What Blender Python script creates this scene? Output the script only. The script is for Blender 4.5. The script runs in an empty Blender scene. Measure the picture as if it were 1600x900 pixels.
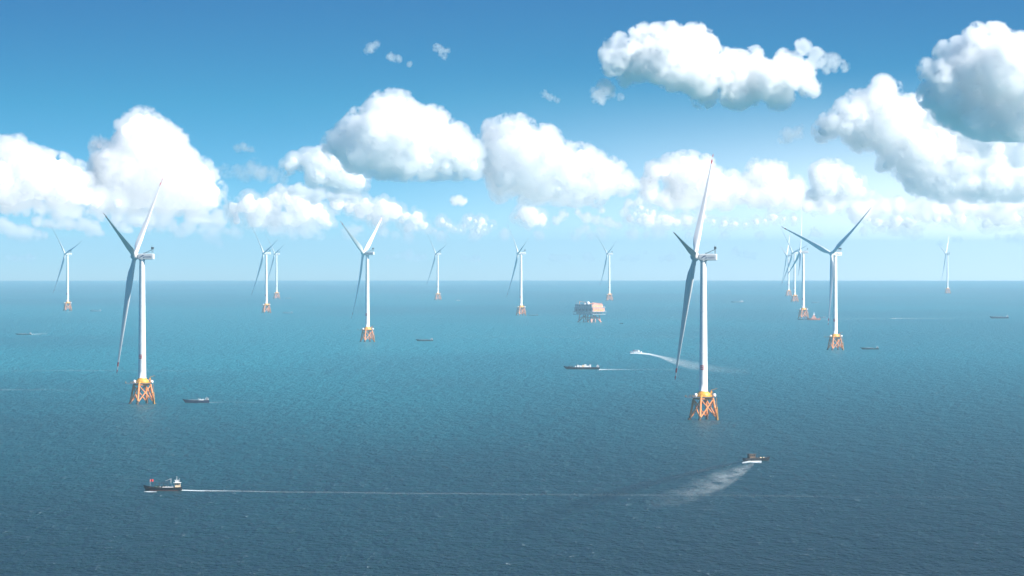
import bpy, math, random, bmesh
import numpy as np
from mathutils import Vector, Matrix, noise

# ------------------------------------------------------------------ camera, sky, sun, exposure
F = 7500.0            # focal length in photo pixels (1600 wide): a long lens
Y0 = 397.0            # eye-level row of the photo
CAM_H = 112.0
ER = 7.433e6          # earth radius with standard refraction
S = bpy.context.scene
cam = bpy.data.cameras.new("camera")
cam.sensor_width = 36.0
cam.lens = F / 1600 * 36.0
cam.clip_start = 5.0
cam.clip_end = 400000.0
camo = bpy.data.objects.new("camera", cam)
S.collection.objects.link(camo)
camo.location = (0, 0, CAM_H)
camo.rotation_euler = (math.pi / 2 - math.atan((450 - Y0) / F), 0, 0)
S.camera = camo

SUN_EL, SUN_AZ = 37.0, 64.0      # azimuth measured from behind the camera towards the right
W = bpy.data.worlds.new("World")
S.world = W
W.use_nodes = True
wt = W.node_tree
for n in list(wt.nodes):
    wt.nodes.remove(n)
sunv = Vector((math.sin(math.radians(SUN_AZ)) * math.cos(math.radians(SUN_EL)),
               -math.cos(math.radians(SUN_AZ)) * math.cos(math.radians(SUN_EL)),
               math.sin(math.radians(SUN_EL))))
def N(t, typ, **kw):
    n = t.nodes.new(typ)
    for k, v in kw.items():
        if k.startswith('i_'):
            n.inputs[k[2:].replace('_', ' ')].default_value = v
        else:
            setattr(n, k, v)
    return n
wo = N(wt, 'ShaderNodeOutputWorld')
bg = N(wt, 'ShaderNodeBackground')
bg.inputs['Strength'].default_value = 0.075
sky = N(wt, 'ShaderNodeTexSky')
sky.sky_type = 'NISHITA'
sky.sun_disc = False
sky.sun_elevation = math.radians(SUN_EL)
# Nishita: sun_rotation 0 = +Y, positive turns towards +X
sky.sun_rotation = math.atan2(sunv.x, sunv.y)
sky.altitude = 100
sky.air_density = 1.0
sky.dust_density = 0.3
sky.ozone_density = 3.0
SKY_K = 9.0
tc = N(wt, 'ShaderNodeTexCoord')
sx = N(wt, 'ShaderNodeSeparateXYZ')
wt.links.new(tc.outputs['Generated'], sx.inputs[0])
za = N(wt, 'ShaderNodeMath', operation='MULTIPLY_ADD')
wt.links.new(sx.outputs['Z'], za.inputs[0])
za.inputs[1].default_value = SKY_K
za.inputs[2].default_value = 0.0062 * SKY_K
zc = N(wt, 'ShaderNodeMath', operation='MINIMUM')
wt.links.new(za.outputs[0], zc.inputs[0]); zc.inputs[1].default_value = 0.56
za2 = N(wt, 'ShaderNodeMath', operation='MAXIMUM')
wt.links.new(zc.outputs[0], za2.inputs[0]); wt.links.new(sx.outputs['Z'], za2.inputs[1])
za = za2
cx = N(wt, 'ShaderNodeCombineXYZ')
wt.links.new(sx.outputs['X'], cx.inputs['X'])
wt.links.new(sx.outputs['Y'], cx.inputs['Y'])
wt.links.new(za.outputs[0], cx.inputs['Z'])
nz = N(wt, 'ShaderNodeVectorMath', operation='NORMALIZE')
wt.links.new(cx.outputs[0], nz.inputs[0])
wt.links.new(nz.outputs[0], sky.inputs['Vector'])
hs = N(wt, 'ShaderNodeHueSaturation')
hs.inputs['Saturation'].default_value = 1.34
hs.inputs['Hue'].default_value = 0.487
wt.links.new(sky.outputs[0], hs.inputs['Color'])
# thin bright veil low in the sky towards the right (east)
vx = N(wt, 'ShaderNodeMapRange', interpolation_type='SMOOTHSTEP')
vx.inputs['From Min'].default_value = -0.06; vx.inputs['From Max'].default_value = 0.16
wt.links.new(sx.outputs['X'], vx.inputs['Value'])
vz = N(wt, 'ShaderNodeMapRange', interpolation_type='SMOOTHSTEP')
vz.inputs['From Min'].default_value = 0.040; vz.inputs['From Max'].default_value = -0.012
wt.links.new(sx.outputs['Z'], vz.inputs['Value'])
vm = N(wt, 'ShaderNodeMath', operation='MULTIPLY')
wt.links.new(vx.outputs[0], vm.inputs[0]); wt.links.new(vz.outputs[0], vm.inputs[1])
vmx = N(wt, 'ShaderNodeMix', data_type='RGBA')
wt.links.new(vm.outputs[0], vmx.inputs['Factor'])
rz = N(wt, 'ShaderNodeMapRange')
rz.inputs['From Min'].default_value = -0.006; rz.inputs['From Max'].default_value = 0.055
wt.links.new(sx.outputs['Z'], rz.inputs['Value'])
rc = N(wt, 'ShaderNodeValToRGB')
el_ = rc.color_ramp.elements
el_[0].position = 0.0; el_[0].color = (0.92, 0.97, 1.0, 1)
el_[1].position = 1.0; el_[1].color = (0.88, 0.94, 1.0, 1)
for p_, c_ in ((0.35, (0.72, 1.02, 1.0, 1)), (0.62, (0.60, 1.06, 0.98, 1))):
    e_ = el_.new(p_); e_.color = c_
wt.links.new(rz.outputs[0], rc.inputs['Fac'])
tm = N(wt, 'ShaderNodeMix', data_type='RGBA', blend_type='MULTIPLY')
tm.inputs['Factor'].default_value = 1.0
wt.links.new(hs.outputs[0], tm.inputs['A']); wt.links.new(rc.outputs[0], tm.inputs['B'])
wt.links.new(tm.outputs['Result'], vmx.inputs['A'])
vmx.inputs['B'].default_value = (14, 13.6, 13, 1)
wt.links.new(vmx.outputs['Result'], bg.inputs['Color'])
wt.links.new(bg.outputs[0], wo.inputs['Surface'])

sl = bpy.data.lights.new("sun", 'SUN')
sl.energy = 5.0
sl.angle = math.radians(0.6)
sl.color = (1.0, 0.93, 0.83)
slo = bpy.data.objects.new("sun", sl)
S.collection.objects.link(slo)
slo.rotation_euler = (-sunv).to_track_quat('-Z', 'Y').to_euler()

S.view_settings.view_transform = 'Standard'
S.view_settings.look = 'None'
S.view_settings.gamma = 1
S.view_settings.exposure = 1.15
S.view_settings.use_curve_mapping = False
S.render.engine = 'CYCLES'
S.cycles.use_denoising = True
S.cycles.max_bounces = 24
S.cycles.volume_bounces = 20
S.cycles.volume_step_rate = 0.25
S.cycles.transparent_max_bounces = 16
S.cycles.sample_clamp_indirect = 8

# ------------------------------------------------------------------ helpers
rnd = random.Random(11)
COL = S.collection

def mat(name, color, rough=0.5, metal=0.0, var=0.0, scale=0.5, emit=None):
    m = bpy.data.materials.new(name)
    m.use_nodes = True
    t = m.node_tree
    b = t.nodes['Principled BSDF']
    b.inputs['Roughness'].default_value = rough
    b.inputs['Metallic'].default_value = metal
    if var > 0:
        no = N(t, 'ShaderNodeTexNoise')
        no.inputs['Scale'].default_value = scale
        no.inputs['Detail'].default_value = 5
        tcx = N(t, 'ShaderNodeTexCoord')
        t.links.new(tcx.outputs['Object'], no.inputs['Vector'])
        cr = N(t, 'ShaderNodeValToRGB')
        cr.color_ramp.elements[0].position = 0.35
        cr.color_ramp.elements[1].position = 0.65
        cr.color_ramp.elements[0].color = tuple(c * (1 - var) for c in color) + (1,)
        cr.color_ramp.elements[1].color = tuple(color) + (1,)
        t.links.new(no.outputs['Fac'], cr.inputs['Fac'])
        t.links.new(cr.outputs['Color'], b.inputs['Base Color'])
    else:
        b.inputs['Base Color'].default_value = tuple(color) + (1,)
    return m

M = dict(
    white=mat('white_paint', (0.80, 0.80, 0.78), 0.4, var=0.10, scale=0.12),
    blade=mat('blade_coating', (0.72, 0.73, 0.73), 0.35, var=0.05, scale=0.1),
    red=mat('signal_red', (0.55, 0.03, 0.03), 0.5),
    yellow=mat('yellow_paint', (0.80, 0.36, 0.02), 0.5, var=0.25, scale=0.3),
    orange=mat('jacket_orange', (0.80, 0.28, 0.075), 0.5, var=0.25, scale=0.25),
    growth=mat('tidal_growth', (0.10, 0.06, 0.03), 0.8, var=0.5, scale=1.0),
    deck=mat('deck_steel', (0.10, 0.13, 0.17), 0.6, var=0.3, scale=0.5),
    dark=mat('dark_machinery', (0.03, 0.045, 0.05), 0.6),
    navy=mat('navy_marking', (0.02, 0.05, 0.14), 0.5),
    grey=mat('nacelle_grey', (0.55, 0.58, 0.60), 0.45, var=0.08, scale=0.4),
    hullblack=mat('hull_black', (0.018, 0.022, 0.03), 0.5, var=0.4, scale=0.6),
    hullnavy=mat('hull_navy', (0.02, 0.03, 0.07), 0.5, var=0.3, scale=0.4),
    hullgreen=mat('hull_green', (0.02, 0.06, 0.06), 0.5, var=0.3, scale=0.4),
    hullred=mat('hull_antifouling', (0.10, 0.02, 0.02), 0.6, var=0.3, scale=0.5),
    wood=mat('weathered_wood', (0.13, 0.085, 0.055), 0.8, var=0.5, scale=1.0),
    cream=mat('cream_cabin', (0.78, 0.58, 0.38), 0.6, var=0.15, scale=0.7),
    boatwhite=mat('boat_white', (0.8, 0.8, 0.8), 0.5, var=0.15, scale=0.7),
    glass=mat('dark_glass', (0.01, 0.015, 0.02), 0.1),
    rust=mat('rust_orange', (0.65, 0.17, 0.06), 0.7, var=0.4, scale=0.4),
    pinkleg=mat('pink_primer', (0.80, 0.34, 0.22), 0.7, var=0.2, scale=0.3),
    salmon=mat('warm_salmon', (0.80, 0.36, 0.24), 0.6, var=0.25, scale=0.12),
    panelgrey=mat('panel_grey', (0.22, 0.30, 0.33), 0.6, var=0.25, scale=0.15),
    steelblue=mat('steel_blue', (0.12, 0.20, 0.28), 0.6, var=0.2, scale=0.3),
    net=mat('green_net', (0.03, 0.07, 0.05), 0.9, var=0.4, scale=2.0),
)

class MB:
    def __init__(s):
        s.v = []; s.f = []; s.mi = []; s.sm = []
    def add(s, verts, faces, mi=0, smooth=False):
        o = len(s.v)
        s.v.extend([tuple(v) for v in verts])
        for f in faces:
            s.f.append(tuple(i + o for i in f)); s.mi.append(mi); s.sm.append(smooth)
    def box(s, c, d, mi=0, rz=0.0, taper=1.0):
        x, y, z = d[0] / 2, d[1] / 2, d[2] / 2
        V = []
        for sz, t in ((-1, 1), (1, taper)):
            for a, b in ((-1, -1), (1, -1), (1, 1), (-1, 1)):
                p = Vector((a * x * t, b * y * t, sz * z))
                if rz: p = Matrix.Rotation(rz, 3, 'Z') @ p
                V.append((p.x + c[0], p.y + c[1], p.z + c[2]))
        s.add(V, [(3, 2, 1, 0), (4, 5, 6, 7), (0, 1, 5, 4), (1, 2, 6, 5), (2, 3, 7, 6), (3, 0, 4, 7)], mi)
    def tube(s, a, b, r1, r2=None, n=8, mi=0, caps=True):
        a = Vector(a); b = Vector(b)
        r2 = r1 if r2 is None else r2
        d = (b - a).normalized()
        u = d.orthogonal().normalized(); w = d.cross(u)
        V = []
        for c, r in ((a, r1), (b, r2)):
            for i in range(n):
                t = 2 * math.pi * i / n
                V.append(c + (u * math.cos(t) + w * math.sin(t)) * r)
        Fs = [(i, (i + 1) % n, n + (i + 1) % n, n + i) for i in range(n)]
        s.add(V, Fs, mi, n > 6)
        if caps:
            s.add(V[:n], [tuple(range(n - 1, -1, -1))], mi)
            s.add(V[n:], [tuple(range(n))], mi)
    def lathe(s, prof, n=24, mi=0, c=(0, 0, 0)):
        V = []
        for r, z in prof:
            for i in range(n):
                t = 2 * math.pi * i / n
                V.append((c[0] + r * math.cos(t), c[1] + r * math.sin(t), c[2] + z))
        Fs = []
        for k in range(len(prof) - 1):
            for i in range(n):
                j = (i + 1) % n
                Fs.append((k * n + i, k * n + j, (k + 1) * n + j, (k + 1) * n + i))
        s.add(V, Fs, mi, True)
        s.add(V[:n], [tuple(range(n - 1, -1, -1))], mi)
        s.add(V[-n:], [tuple(range(n))], mi)
    def loft(s, secs, mi=0, smooth=True, caps=True):
        n = len(secs[0])
        V = [p for sec in secs for p in sec]
        Fs = []
        for k in range(len(secs) - 1):
            for i in range(n):
                j = (i + 1) % n
                Fs.append((k * n + i, k * n + j, (k + 1) * n + j, (k + 1) * n + i))
        s.add(V, Fs, mi, smooth)
        if caps:
            s.add(secs[0], [tuple(range(n - 1, -1, -1))], mi)
            s.add(secs[-1], [tuple(range(n))], mi)
    def mesh(s, name, mats):
        me = bpy.data.meshes.new(name)
        me.from_pydata(s.v, [], s.f)
        for m in mats: me.materials.append(m)
        me.polygons.foreach_set('material_index', s.mi)
        me.polygons.foreach_set('use_smooth', s.sm)
        me.validate()
        me.update()
        bm = bmesh.new(); bm.from_mesh(me)
        bmesh.ops.recalc_face_normals(bm, faces=bm.faces)
        bm.to_mesh(me); bm.free()
        return me
    def obj(s, name, mats, parent=None):
        return link(name, s.mesh(name, mats if isinstance(mats, (list, tuple)) else [mats]), parent)

def link(name, data, parent=None, label=None, cat=None, group=None, kind=None):
    o = bpy.data.objects.new(name, data)
    COL.objects.link(o)
    if parent is not None: o.parent = parent
    if label: o['label'] = label
    if cat: o['category'] = cat
    if group: o['group'] = group
    if kind: o['kind'] = kind
    return o

def sea_z(x, y):
    return -(x * x + y * y) / (2 * ER)

def dist_of(py):
    t = (py - Y0) / F
    # h/D + D/2R = t
    D = CAM_H / max(t, 1e-6)
    for _ in range(40):
        D = CAM_H / max(t - D / (2 * ER), 1e-6) if D / (2 * ER) < t * 0.9 else D * 0.7
    return D

def at_sea(px, py):
    D = dist_of(py)
    x = (px - 800) / F * D
    return Vector((x, D, sea_z(x, D)))

# ------------------------------------------------------------------ the sea: one curved sheet past the horizon
radii = [0.0]
r = 60.0
while r < 41000:
    radii.append(r)
    r += min(max(60.0, r * 0.03), 420.0)
NS = 288
vs = [(0, 0, 0)]; fs = []
for r in radii[1:]:
    for i in range(NS):
        a = 2 * math.pi * i / NS
        vs.append((r * math.cos(a), r * math.sin(a), -r * r / (2 * ER)))
for i in range(NS):
    fs.append((0, 1 + i, 1 + (i + 1) % NS))
for k in range(len(radii) - 2):
    a0 = 1 + k * NS; b0 = 1 + (k + 1) * NS
    for i in range(NS):
        j = (i + 1) % NS
        fs.append((a0 + i, b0 + i, b0 + j, a0 + j))
sm = bpy.data.meshes.new("sea")
sm.from_pydata(vs, [], fs)
sm.polygons.foreach_set('use_smooth', [True] * len(fs))
sea = link("sea", sm, label="wide open blue green sea with fine ripples out to the horizon", kind='structure')

def sea_material():
    m = bpy.data.materials.new('sea_water')
    m.use_nodes = True
    t = m.node_tree
    b = t.nodes['Principled BSDF']
    tc = N(t, 'ShaderNodeTexCoord')
    # wave bump: ripples longer across the view than along it
    def noise_(scale, sxyz, detail, rough=0.6, loc=(0, 0, 0)):
        mp = N(t, 'ShaderNodeMapping')
        mp.inputs['Location'].default_value = loc
        mp.inputs['Scale'].default_value = sxyz
        t.links.new(tc.outputs['Object'], mp.inputs['Vector'])
        n = N(t, 'ShaderNodeTexNoise')
        n.noise_dimensions = '2D'
        n.inputs['Scale'].default_value = scale
        n.inputs['Detail'].default_value = detail
        n.inputs['Roughness'].default_value = rough
        t.links.new(mp.outputs[0], n.inputs['Vector'])
        return n
    n1 = noise_(0.34, (1.0, 0.28, 1), 3, 0.6)
    n2 = noise_(0.085, (1.0, 0.26, 1), 3, 0.55)
    n3 = noise_(0.0010, (1.0, 0.35, 1), 6, 0.6)
    n4 = noise_(0.00022, (1.0, 0.5, 1), 3, 0.5, (31000, 17000, 0))
    add = N(t, 'ShaderNodeMath', operation='MULTIPLY_ADD')
    t.links.new(n2.outputs['Fac'], add.inputs[0]); add.inputs[1].default_value = 1.8
    t.links.new(n1.outputs['Fac'], add.inputs[2])
    bp = N(t, 'ShaderNodeBump')
    bp.inputs['Strength'].default_value = 1.0
    bp.inputs['Distance'].default_value = 3.2
    t.links.new(add.outputs[0], bp.inputs['Height'])
    t.links.new(bp.outputs[0], b.inputs['Normal'])
    # upwelling colour: clearer deep water and greener, more turbid patches
    cr = N(t, 'ShaderNodeValToRGB')
    e = cr.color_ramp.elements
    e[0].position = 0.43; e[0].color = (0.009, 0.125, 0.165, 1)
    e[1].position = 0.57; e[1].color = (0.010, 0.165, 0.208, 1)
    mx = N(t, 'ShaderNodeMath', operation='MULTIPLY_ADD')
    t.links.new(n3.outputs['Fac'], mx.inputs[0]); mx.inputs[1].default_value = 0.75
    mh = N(t, 'ShaderNodeMath', operation='MULTIPLY')
    t.links.new(n4.outputs['Fac'], mh.inputs[0]); mh.inputs[1].default_value = 0.25
    t.links.new(mh.outputs[0], mx.inputs[2])
    t.links.new(mx.outputs[0], cr.inputs['Fac'])
    # vignette-like darkening painted into the base colour towards the viewer, broken by large patches
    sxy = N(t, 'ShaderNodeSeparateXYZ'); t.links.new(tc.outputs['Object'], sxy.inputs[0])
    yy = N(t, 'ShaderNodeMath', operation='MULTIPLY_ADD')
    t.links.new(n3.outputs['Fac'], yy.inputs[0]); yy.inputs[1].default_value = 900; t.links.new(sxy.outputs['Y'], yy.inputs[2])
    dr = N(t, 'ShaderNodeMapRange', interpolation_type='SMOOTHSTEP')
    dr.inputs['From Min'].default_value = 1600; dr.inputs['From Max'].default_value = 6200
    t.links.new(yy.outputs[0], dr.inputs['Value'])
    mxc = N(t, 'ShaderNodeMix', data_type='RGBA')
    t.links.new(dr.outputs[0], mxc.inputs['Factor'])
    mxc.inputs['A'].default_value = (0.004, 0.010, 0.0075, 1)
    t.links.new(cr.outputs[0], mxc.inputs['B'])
    w1 = N(t, 'ShaderNodeMapRange'); w1.inputs['From Min'].default_value = 0.66; w1.inputs['From Max'].default_value = 0.74
    t.links.new(n1.outputs['Fac'], w1.inputs['Value'])
    w2 = N(t, 'ShaderNodeMapRange'); w2.inputs['From Min'].default_value = 0.50; w2.inputs['From Max'].default_value = 0.66
    t.links.new(n2.outputs['Fac'], w2.inputs['Value'])
    w3 = N(t, 'ShaderNodeMath', operation='MULTIPLY'); t.links.new(w1.outputs[0], w3.inputs[0]); t.links.new(w2.outputs[0], w3.inputs[1])
    w4 = N(t, 'ShaderNodeMath', operation='MULTIPLY'); t.links.new(w3.outputs[0], w4.inputs[0]); w4.inputs[1].default_value = 0.5
    wc = N(t, 'ShaderNodeMix', data_type='RGBA')
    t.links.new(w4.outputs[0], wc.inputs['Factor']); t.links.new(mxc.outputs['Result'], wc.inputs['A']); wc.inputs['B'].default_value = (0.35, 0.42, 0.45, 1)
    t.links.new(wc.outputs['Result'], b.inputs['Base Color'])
    b.inputs['Roughness'].default_value = 0.35
    b.inputs['IOR'].default_value = 1.33
    b.inputs['Specular IOR Level'].default_value = 0.12
    return m
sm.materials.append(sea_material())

# ------------------------------------------------------------------ haze
def build_haze():
    mb = MB()
    top = 225.0; bot = -118.0
    mb.box((0, 0, (top + bot) / 2), (84000, 84000, top - bot))
    m = bpy.data.materials.new('haze_air')
    m.use_nodes = True
    t = m.node_tree
    t.nodes.remove(t.nodes['Principled BSDF'])
    v = N(t, 'ShaderNodeVolumePrincipled')
    v.inputs['Color'].default_value = (0.55, 0.81, 0.94, 1)
    v.inputs['Density'].default_value = 5.0e-5
    v.inputs['Anisotropy'].default_value = 0.2
    t.links.new(v.outputs[0], t.nodes['Material Output'].inputs['Volume'])
    h = mb.obj('haze', m)
    h['kind'] = 'stuff'
    h['label'] = 'thin pale blue sea haze over the water'
build_haze()

# ------------------------------------------------------------------ clouds
CLOUDS = [
 # name-free tuples: (label, base_row, wispy, circles in photo px)
 ("tall white cumulus tower behind the nearest left turbine, greyish on its left flank", 333, 0,
  [(222,212,34),(250,225,34),(200,235,30),(180,262,36),(235,262,45),(275,258,36),(300,280,32),(320,300,26),(160,280,24),(175,305,26),(215,305,30),(260,305,32),(300,315,22),(335,318,14),(156,228,11)]),
 ("long heaped cloud bank cut by the left edge of the sky", 328, 0,
  [(8,250,34),(25,240,24),(50,262,28),(72,258,22),(92,268,22),(115,282,24),(40,290,30),(80,295,28),(120,305,22),(150,312,18),(185,318,14),(10,310,22),(0,285,30),(-30,270,34)]),
 ("thin pinkish cloud strand right of the cumulus tower", 290, 1,
  [(330,262,8),(350,268,11),(370,268,12),(395,262,14),(410,270,14),(425,275,10),(440,280,8),(385,278,9)]),
 ("small heaped cloud below and left of the big twin cumulus", 300, 0,
  [(480,250,18),(500,255,24),(520,262,22),(540,272,22),(562,285,16),(500,275,20),(460,252,12),(450,260,10),(530,285,16)]),
 ("broken grey and white cloud low above the two paired turbines", 360, 0,
  [(365,325,14),(390,320,18),(410,325,18),(430,312,16),(450,308,15),(470,318,18),(490,328,18),(505,340,16),(460,340,20),(430,342,18),(400,345,16),(515,350,10),(370,345,12)]),
 ("left half of the big twin cumulus, round white top and grey blue left underside", 284, 0,
  [(600,172,26),(620,175,28),(585,185,22),(560,200,24),(540,215,20),(530,232,20),(520,225,14),(600,215,40),(640,215,38),(670,195,28),(690,205,24),(715,225,24),(740,240,18),(560,240,28),(600,250,28),(640,250,30),(680,250,28),(715,258,20),(740,262,14)]),
 ("right half of the big twin cumulus, brilliant white and sloping down to the right", 320, 0,
  [(790,205,22),(775,215,22),(810,212,26),(845,222,24),(860,230,20),(800,245,40),(840,255,40),(880,262,30),(910,248,20),(930,262,24),(950,275,24),(968,285,18),(988,288,8),(900,285,34),(870,295,24),(830,290,26),(790,280,26),(765,240,20),(760,265,16),(930,300,18),(780,300,12)]),
 ("low lumpy cloud behind the turbine with white blades", 373, 0,
  [(530,320,12),(550,318,15),(575,320,15),(600,325,16),(560,335,14),(620,330,14),(650,345,15),(640,360,12),(665,355,12),(590,345,14),(680,362,7)]),
 ("small ragged cloud under the gap between the twin cumulus halves", 370, 0,
  [(692,345,8),(705,355,10),(735,345,10),(750,350,13),(765,352,9),(720,358,8),(745,362,8)]),
 ("compact white cloud under the right half of the twin cumulus", 360, 0,
  [(815,332,9),(830,335,14),(845,342,12),(830,350,10),(850,348,7),(806,340,8)]),
 ("tiny pale puff just under the twin cumulus", 323, 1, [(710,314,6),(722,313,8)]),
 ("broad bright cloud high in the upper right sky with frayed ends", 168, 0,
  [(965,72,16),(960,95,20),(985,80,18),(1005,60,18),(1030,60,20),(1050,65,24),(1085,60,20),(1095,75,24),(1010,95,28),(1050,105,34),(1090,112,36),(1130,105,24),(1150,95,14),(1160,115,28),(1200,125,30),(1180,90,14),(1230,105,22),(1250,120,20),(1215,150,20),(1150,145,24),(1100,148,18),(1265,135,14),(1275,90,9),(1255,75,7),(945,140,9),(980,118,14)]),
 ("frayed wisp trailing off the right end of the broad high cloud", 125, 1,
  [(1275,85,9),(1300,92,10),(1320,105,8),(1255,72,6),(1290,110,7)]),
 ("ragged wisp hanging under the left end of the broad high cloud", 158, 1,
  [(935,150,8),(950,145,7),(968,151,5),(925,142,5),(940,158,6)]),
 ("big cloud mass in the top right corner with a grey underside", 215, 0,
  [(1530,75,28),(1555,70,26),(1500,90,24),(1480,85,16),(1590,80,28),(1570,110,45),(1520,120,40),(1480,125,26),(1450,110,14),(1460,150,22),(1610,130,45),(1600,185,30),(1550,180,30),(1500,170,30),(1570,205,16),(1640,120,40),(1485,175,22),(1530,200,22),(1590,215,22)]),
 ("sprawling white cloud mass stepping down to the right edge of the sky", 312, 0,
  [(1380,150,26),(1350,165,24),(1330,180,24),(1300,190,18),(1290,205,16),(1345,205,28),(1390,195,34),(1430,190,34),(1470,210,30),(1400,235,28),(1440,240,34),(1480,250,34),(1520,265,30),(1560,285,30),(1590,290,24),(1430,275,26),(1470,290,28),(1520,300,18),(1385,260,12),(1395,140,12),(1630,300,30),(1450,165,22),(1495,195,26),(1535,215,26),(1575,240,26),(1610,255,26),(1350,225,14),(1420,170,20)]),
 ("heaped white cloud behind the nearest right turbine's top blade", 330, 0,
  [(1075,258,20),(1050,262,20),(1025,268,16),(1015,285,10),(1100,262,18),(1085,285,28),(1110,290,28),(1140,290,20),(1190,275,22),(1210,275,20),(1170,300,22),(1210,305,22),(1240,295,18),(1060,300,20),(1130,312,16),(1240,310,14)]),
 ("rounded cloud with a blue grey base above the cluster of far turbines", 320, 0,
  [(1280,270,17),(1300,268,18),(1320,275,14),(1290,290,20),(1330,290,18),(1345,300,12),(1310,305,14),(1275,305,14)]),
 ("long flat cloud strip below the heaped cloud of the nearest right turbine", 357, 0,
  [(1000,327,8),(985,340,10),(1010,345,12),(1040,345,12),(1070,345,12),(1100,342,11),(1130,348,9),(1020,333,6),(1150,350,8),(1180,346,8),(1210,342,8),(1240,345,7)]),
 ("low cloud strip along the right side under the sprawling mass", 362, 0,
  [(1340,338,10),(1370,345,12),(1400,350,14),(1430,335,14),(1460,345,12),(1500,345,14),(1540,350,14),(1580,345,16),(1390,358,7),(1610,350,14),(1420,352,10),(1480,330,10),(1520,332,10),(1560,335,10)]),
 ("small pointed wisp left of the sprawling white mass", 225, 1,
  [(1230,213,9),(1245,208,8),(1222,219,5),(1251,201,5)]),
 ("chain of small puffs right of the twin cumulus foot", 365, 1,
  [(905,332,6),(915,340,7),(930,344,6),(953,347,6),(965,352,5)]),
 ("single small puff under the chain of puffs", 366, 1, [(912,358,6),(916,356,4)]),
 ("low white puff right of the nearest right turbine's nacelle", 405, 1, [(1150,395,7),(1165,396,8),(1178,399,5)]),
 ("faint broken wisp high in the blue, the longer of two", 100, 1,
  [(572,80,5),(578,76,6),(590,70,4),(610,91,6),(622,94,6),(640,101,4)]),
 ("faint short wisp high in the blue beside the longer one", 92, 1, [(682,76,5),(690,82,5),(694,90,4),(698,80,4)]),
 ("faint small wisp left below the broad high cloud", 157, 1, [(850,147,5),(862,153,5),(872,158,3)]),
 ("faint pale strand left of the small heaped cloud", 237, 1, [(372,231,5),(384,232,6),(394,235,4)]),
 ("row of low puffs beside the white bladed turbine's nacelle", 410, 1,
  [(605,403,4),(622,401,6),(637,400,8),(650,403,6),(664,404,5)]),
 ("low pair of puffs right of the middle turbine's nacelle", 409, 1, [(862,402,6),(872,404,5),(885,404,5),(725,404,5),(743,404,6)]),
 ("tiny puff low between the platform and its turbine", 409, 1, [(918,403,6),(925,404,4)]),
 ("tiny low puff right of the platform's turbine", 409, 1, [(985,402,6),(995,404,5),(972,405,4)]),
 ("tiny low puff left of the nearest right turbine", 409, 1, [(1036,404,5),(1046,403,6)]),
 ("pinkish broken cloud low at the far left", 376, 1,
  [(5,352,10),(20,358,11),(38,364,10),(55,366,9),(70,369,6),(15,368,8)]),
 ("low pinkish cloud left of the nearest left turbine's blade", 370, 1,
  [(130,350,9),(142,356,11),(158,362,8),(108,353,6),(150,350,7)]),
 ("small white cloud under the nearest left turbine's left blade tip", 366, 1,
  [(178,346,8),(190,352,10),(202,358,7)]),
 ("pale grey veil under the far left cloud bank", 345, .5,
  [(20,322,16),(60,328,15),(100,330,16),(140,333,14),(180,335,14),(220,336,14),(260,338,13),(300,338,14),(340,340,12)]),
 ("soft lavender cloud veil low between the left turbines", 378, .5,
  [(235,352,11),(270,356,12),(300,350,12),(335,358,13),(370,364,12),(345,378,8),(280,365,9),(320,368,8)]),
 ("soft veil of broken cloud behind the paired turbines", 372, .6,
  [(430,358,10),(460,362,12),(500,366,10),(480,352,12),(545,362,10)]),
 ("grey blue veil filling the foot of the cloud left of the nearest right turbine", 332, .7,
  [(1020,300,15),(1045,308,15),(1075,315,14),(1010,285,12),(1100,320,12)]),
 ("hazy white cloud sheet low behind the dark bladed turbine", 352, .9,
  [(1240,318,14),(1280,325,15),(1320,322,15),(1360,322,16),(1400,325,16),(1440,322,16),(1480,325,16),(1340,335,12)]),
 ("hazy white cloud sheet running low to the right edge", 345, .9,
  [(1500,322,15),(1540,325,16),(1580,322,16),(1620,325,16),(1450,330,12),(1560,335,12)]),
 ("pale patch of low cloud right of the dark bladed turbine", 385, .7,
  [(1400,362,9),(1430,366,9),(1380,358,8),(1350,360,7),(1440,358,8)]),
 ("faint low cloud streaks near the right edge", 392, .6,
  [(1575,372,7),(1592,374,8),(1560,370,5),(1490,372,5),(1500,373,4),(1468,380,4)]),
 ("small bright puff left of the dark bladed turbine's rotor", 372, .9, [(1274,364,6),(1280,366,5),(1268,367,4)]),
 ("faint broken puffs low right of the platform's turbine", 399, .6, [(1064,395,4),(1010,397,4),(1090,393,4)]),
 ("ragged cloud scraps low at the far left, above the leftmost turbine", 350, .8,
  [(60,345,7),(85,350,8),(110,352,7),(95,342,6),(215,345,6),(235,352,7),(255,348,6)]),
 ("ragged cloud scraps under the small heaped cloud left of centre", 318, .8,
  [(470,300,9),(500,305,10),(530,303,9),(555,305,8),(440,298,8),(490,312,7)]),
 ("torn cloud scraps between the twin cumulus and the nearest right turbine's cloud", 345, .8,
  [(880,335,6),(870,345,5),(940,330,5),(985,320,6),(1000,312,7),(975,335,6)]),
 ("bright torn cloud joining the top right corner mass to the sprawling one below", 262, 1.6,
  [(1480,190,16),(1520,205,18),(1560,215,18),(1600,222,18),(1545,235,14),(1590,245,16),(1455,185,12)]),
 ("broad pale veil low behind the middle turbines", 385, .7,
  [(560,358,9),(600,364,10),(640,370,10),(690,368,9),(740,370,9),(790,366,9),(840,368,8)]),
 ("broad pale veil low under the chain of puffs", 388, .7,
  [(900,366,8),(940,368,9),(985,366,10),(1030,366,10),(1080,368,9),(1130,370,9),(1190,368,9)]),
 ("faint flat puffs low above the left horizon", 410, 1, [(12,403,5),(42,402,6),(52,404,4),(22,404,4)]),
]

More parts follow.
